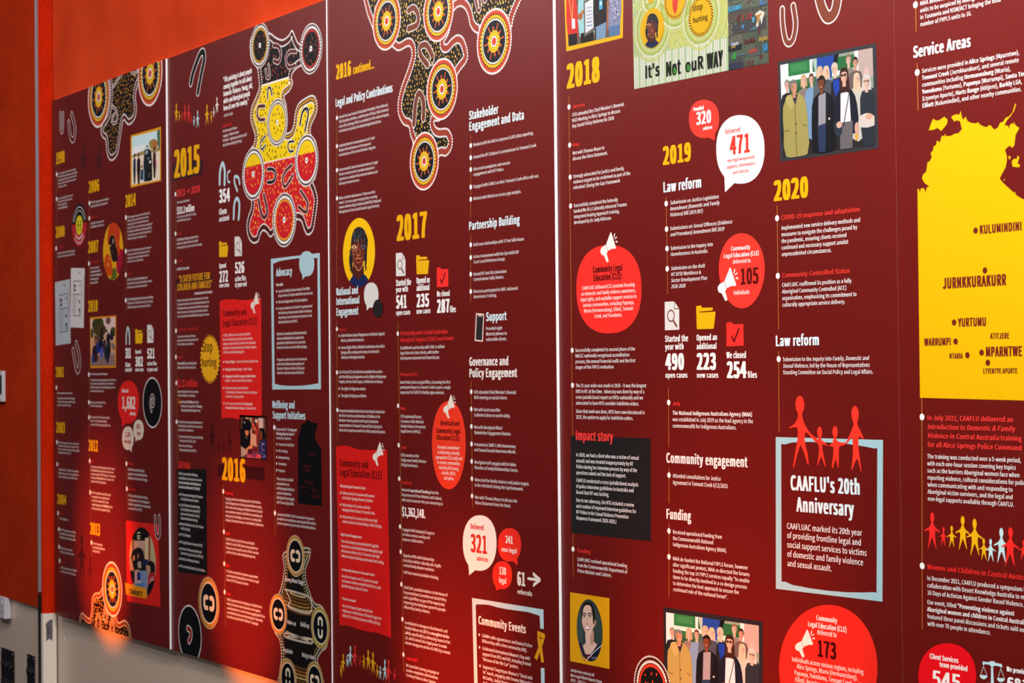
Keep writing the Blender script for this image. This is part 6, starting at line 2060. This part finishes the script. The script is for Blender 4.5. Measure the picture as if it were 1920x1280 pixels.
def lowsun():
    I = Ink(11)
    c = PR(t2, 312, 1330); R = c[1] - PR(t2, 312, 915)[1]
    R = abs(R)
    ci = lambda q, m: [(c[0] + q * math.cos(2 * math.pi * i / m), c[1] + q * math.sin(2 * math.pi * i / m)) for i in range(m)]
    I.disc(c, R, '4a2018'); I.dots(ci(R * .97, 76), R * .033, 'bead'); I.disc(c, R * .86, '5a2418'); I.dots(ci(R * .80, 50), R * .05, 'bead'); I.dots(ci(R * .68, 44), R * .055, 'c8402c'); I.disc(c, R * .62, '161412')
    field(I, ci(R * .55, 30), R * .26, R * .045, ['c8462c'])
    I.done('disc_motif', None, 'beaded red and black disc overlapping the lower photograph')


lowsun()
ushape(t3, [(108, 70), (112, 180), (130, 290), (158, 325), (190, 290), (208, 180), (190, 45)], 44, '6e3626', 'bead', 10.5, label='brown beaded horseshoe motif above the crowd photograph')
ushape(t3, [(352, -210), (380, -40), (410, 70), (450, 130), (500, 90), (525, -40), (530, -220)], 82, '6e3626', 'bead', 12, label='large brown beaded horseshoe cut by the top edge')
year('2020', 45, 275, 317, 150, t4)
bod('COVID-19 response and adaptation', 104, 423, 716, 58, t4, col=red2, style='bold')
bod('Implemented new service delivery methods and|measures to navigate the challenges posed by|the pandemic, ensuring clients received|continued and necessary support amidst|unprecedented circumstances.', 105, 500, 718, 51, t4, fit=0)
bod('Community-Controlled Status', 110, 869, 637, 58, t4, col=red2, style='bold')
bod('CAAFLUAC reaffirmed its position as a fully|Aboriginal Community Controlled (ACC)|organisation, emphasising its commitment to|culturally appropriate service delivery.', 110, 942, 688, 51, t4, fit=2)
T('Law reform', 67, 183, 460, 92, 'd8ecf2', 'head', t5)
bod('Submission to the _Inquiry into Family, Domestic and_|_Sexual Violence_, led by the House of Representatives|Standing Committee on Social Policy and Legal Affairs.', 133, 318, 938, 58, t5, fit=2)
hand_frame([(1454.7, 819), (1655.8, 824.5), (1654.8, 1127.5), (1455, 1103.4)], [(1465, 832), (1645.2, 840), (1643.8, 1111), (1465.6, 1090)], 'pale blue hand-cut frame around the anniversary text', col='9ec4cb', wave=.006)
T('CAAFLU\'s 20th', 135, 601, 555, 86, 'd4e8ec', 'head', t6); T('Anniversary', 172, 730, 517, 84, 'd4e8ec', 'head', t6)
bod('CAAFLUAC marked its 20th year|of providing frontline legal and|social support services to victims|of domestic and family violence|and sexual assault.', 114, 834, 592, 56, t6, fit=2, cap=35)


def big_family():
    I = Ink(3.4)
    R_ = 'f23626'
    f = lambda p, sm=3: I.poly(smooth(quad(t5, p), sm), R_)
    e = lambda x, y, a, b: I.fan(PR(t5, x, y), rad(t5, a, x, y) / .665, rad(t5, b, x, y), R_, 24, 0, True)
    e(285, 705, 40, 80); f([(268, 770), (302, 770), (306, 810), (330, 880), (380, 960), (440, 1010), (445, 1050), (390, 1000), (335, 945), (330, 1040), (352, 1130), (363, 1228), (350, 1225), (290, 1060), (236, 1255), (226, 1245), (240, 1150), (262, 1020), (262, 905), (195, 915), (192, 905), (240, 870), (268, 810)], 2)
    e(461, 950, 22, 52); f([(452, 990), (470, 990), (478, 1015), (500, 1035), (535, 1070), (520, 1070), (485, 1055), (488, 1110), (513, 1245), (505, 1248), (474, 1165), (447, 1240), (440, 1238), (452, 1150), (455, 1080), (440, 1045), (415, 1010), (440, 1015)], 2)
    e(598, 945, 23, 52); f([(588, 985), (608, 985), (612, 1020), (650, 1040), (695, 1040), (668, 1068), (635, 1080), (632, 1180), (628, 1262), (620, 1255), (602, 1185), (580, 1265), (568, 1250), (578, 1180), (582, 1080), (540, 1072), (575, 1040)], 2)
    e(776, 790, 32, 76); f([(762, 850), (792, 850), (800, 890), (835, 960), (855, 1018), (810, 985), (808, 1100), (832, 1285), (822, 1285), (795, 1180), (752, 1280), (744, 1272), (755, 1160), (752, 1000), (705, 1045), (665, 1070), (700, 1030), (745, 930), (762, 885)], 2)
    I.done('paper_chain_family', None, 'four large red paper-chain people standing on the frame')


big_family()
ov = bubble(PX, 1461, 1133.5, 1645.5, 1372, None, 'ee2a1e', 'big red oval reading 173 individuals', egg=.0, name='story_oval', ex=2.05)
T('Community', 647, 440, 925, 66, 'fbeee6', 'bold', t7, parent=ov); T('Legal Education (CLE)', 534, 522, 1052, 66, 'fbeee6', 'bold', t7, parent=ov); T('delivered to', 657, 630, 918, 66, 'fbeee6', 'body', t7, parent=ov)
T('173', 656, 920, 918, 212, '3c0608', 'head', t7, parent=ov)
for s, x, y, x1 in (('individuals across various regions, including', 320, 988, 1275), ('Alice Springs, Ntaria (Hermannsburg),', 386, 1085, 1198), ('Papunya, Yuendumu, Tennant Creek, and', 354, 1168, 1236), ('Elliott, focusing on awareness of the', 363, 1258, 1150)): T(s, x, y, x1, 60, 'fbe6dc', 'body', t7, parent=ov)
megaphone(t7, 362, 568, 632, 938, 'f2e4dc', ov)

# ================================================================== panel five: 2021 onwards
new_panel(seam[4], seam[5], fr[4], BOTTOM, TOPZ, 'maroon printed panel with the yellow territory map, nearest on the right')
v1 = (1690, 0, .1719); v2 = (1690, 180, .2344); v3 = (1690, 470, .2344); v4 = (1690, 750, .1797); v5 = (1690, 940, .2032); v6 = (1670, 1160, .1302)
timeline(PX, 1716, -40, 1718, 60, [(1716.7, 9)]); timeline(PX, 1719.6, 118.6, 1721.5, 207, [(1720, 135.8)]); timeline(PX, 1728.5, 746, 1729.3, 1180, [(1729, 781.4), (1729.3, 1060.5)])
bod('NIAA announced additional FVPLS|units to be auspiced by Aboriginal legal|in Tasmania and NSW/ACT bringing the total|number of FVPLS units to 16.', 206, 62, 1090, 76, v1, fit=2)
T('Service Areas', 130, 632, 762, 122, 'e8f2f6', 'head', v1)
bod('Services were provided in *Alice Springs* (Mparntwe),|*Tennant Creek* (Jurnkkurakurr), and several remote|communities including *Hermannsburg* (Ntaria),|*Yuendumu* (Yurtumu), *Papunya* (Warrumpi), *Santa Teresa*|(Ltyentye Apurte), *Harts Range* (Atitjere), *Barkly* LGA,|*Elliott* (Kulumindini), and other nearby communities.', 226, 797, 1293, 76, v1, fit=0)


def nt_map():
    pts = [(130, 745), (140, 740), (150, 775), (155, 740), (180, 735), (195, 770), (205, 730), (225, 722), (190, 700), (165, 660), (175, 625), (200, 605), (210, 530), (225, 525), (245, 490), (235, 455), (255, 435), (258, 405), (280, 390), (285, 355), (310, 370), (325, 315), (345, 325), (350, 300), (360, 322), (400, 318), (430, 300), (455, 300),
           (485, 265), (470, 200), (440, 195), (425, 205), (400, 170), (410, 158), (440, 145), (465, 150), (475, 118), (485, 165), (495, 190), (515, 165), (530, 200), (560, 215), (600, 220), (610, 208), (640, 235), (680, 250), (710, 230), (745, 270), (775, 250), (790, 215), (815, 205), (835, 175), (860, 165), (890, 130), (912, 60), (920, 62), (905, 115), (875, 160), (845, 195),
           (825, 235), (850, 235), (870, 265), (865, 235), (890, 215), (905, 235), (900, 205), (920, 240), (945, 255), (915, 310), (910, 350), (905, 395), (885, 415), (870, 395), (850, 410), (830, 430), (845, 480), (845, 520), (835, 570), (805, 625), (788, 660), (810, 690), (870, 745), (930, 800), (985, 830), (1090, 870), (1180, 910)]
    I = Ink(2)
    q = quad(v2, pts)
    q += [PR(PX, 1975, 752), PR(PX, 1725.2, 745.5)]
    I.poly(q, 'e0ac02')
    for isl in ([(220, 275), (240, 215), (255, 180), (275, 195), (300, 195), (345, 165), (372, 190), (365, 225), (320, 280), (290, 255), (260, 270)], [(885, 520), (905, 500), (925, 505), (930, 475), (945, 490), (930, 540), (950, 550), (945, 570), (890, 565)], [(858, 480), (875, 480), (872, 505), (860, 505)], [(820, 665), (826, 662), (826, 676), (820, 676)], [(905, 765), (915, 770), (912, 785)]):
        I.poly(quad(v2, isl), 'e0ac02', step=False)
    o = I.done('territory_map', None, 'yellow outline map with place names')
    for s, x, y, x1, cap, rgn in (('KULUMINDINI', 626, 1103, 967, 68, v2), ('JURNKKURAKURR', 333, 303, 842, 84, v3), ('YURTUMU', 456, 607, 682, 66, v3), ('WARRUMPI', 184, 759, 400, 58, v3), ('ATITJERE', 712, 704, 865, 44, v3), ('MPARNTWE', 675, 845, 970, 76, v3), ('NTARIA', 385, 862, 493, 42, v3), ('LTYENTYE APURTE', 655, 981, 930, 40, v3)):
        T(s, x, y, x1, cap, '6a1f16', 'head', rgn, parent=o)
    for x, y, rgn in ((595, 1076, v2), (670, 157, v3), (423, 573, v3), (435, 725, v3), (530, 835, v3), (643, 814, v3), (693, 895, v3)):
        J = Ink(3); J.disc(PR(rgn, x, y), rad(rgn, 25, x, y), '6a1f16', 24); J.done('place_dot', o)


nt_map()
bod('In July 2021, CAAFLU delivered an|_Introduction to Domestic & Family_|_Violence in Central Australia_ training|for all Alice Springs Police Command', 272, 207, 1256, 93, v4, col='ef3a34', style='bold', fit=3, cap=50)
bod('The training was conducted over a 5-week period,|with each one-hour session covering key topics|such as the barriers Aboriginal women face when|reporting violence, cultural considerations for police|when communicating with and responding to|Aboriginal victim-survivors, and the legal and|non-legal supports available through CAAFLU.', 271, 606, 1252, 73.5, v4, fit=0)
gy, gr, gb = 'eab010', 'ee2a26', 'c0e0e0'
chain(v5, [(286, 100, 440, gr, -.02), (390, 235, 415, gr, -.05), (466, 222, 425, gy), (567, 132, 445, gy), (677, 158, 500, gy, 0), (762, 340, 542, gy), (825, 343, 556, gb), (924, 243, 566, gb), (1008, 237, 602, gr, -.04), (1130, 356, 548, gr, -.05)], label='row of paper-chain people in red, yellow and blue')
bod('Women and Children in Central Australia', 242, 622, 1215, 70, v5, col='ef2e2a', style='bold', cap=44)
bod('In December 2021, CAAFLU produced a symposium in|collaboration with Desert Knowledge Australia to mark|16 Days of Activism Against Gender Based Violence.', 240, 724, 1128, 66.5, v5, fit=2)
bod('Our event, titled *"Preventing violence against*|*Aboriginal women and children in Central Australia"*|featured three panel discussions and tickets sold out|with over 70 people in attendance.', 240, 944, 1044, 66, v5, fit=0)
B = bubble(v6, 400, 352, 1232, 1300, None, 'e60f1a', 'red bubble reading Client Services team provided 545', name='speech_bubble', ex=2.15)
T('Client Services', 563, 566, 978, 70, 'f6eee6', 'head', v6, parent=B); T('team provided', 706, 684, 1112, 70, 'f6eee6', 'head', v6, parent=B); T('545', 596, 962, 1018, 225, 'f6eee6', 'head', v6, parent=B)
I = Ink(3)
SB = 'bfe0e4'
for p in ([(1326, 612), (1420, 622), (1440, 605), (1500, 612), (1510, 632), (1600, 648), (1612, 690), (1590, 700), (1570, 682), (1500, 670), (1480, 690), (1448, 684), (1430, 660), (1355, 648), (1345, 668), (1326, 655)], [(1448, 692), (1478, 695), (1492, 1010), (1445, 1000)]): I.poly(quad(v6, p), SB)
for cx, cy, by in ((1340, 680, 805), (1590, 715, 848)):
    lw = rad(v6, 8, cx, cy)
    I.stroke(quad(v6, [(cx - 42, by), (cx, cy), (cx + 48, by + 6)]), lw, SB)
    I.poly(smooth(quad(v6, [(cx - 52, by + 2), (cx + 52, by + 10), (cx + 40, by + 45), (cx, by + 62), (cx - 40, by + 40)]), 3), SB)
I.poly(quad(v6, [(1390, 920), (1500, 930), (1560, 980), (1350, 960)]), SB)
I.done('scales_icon', None, 'pale blue weighing scales icon')
num('We provided', 1672, 752, 2010, 70, v6); num('681', 1676, 985, 1990, 150, v6)
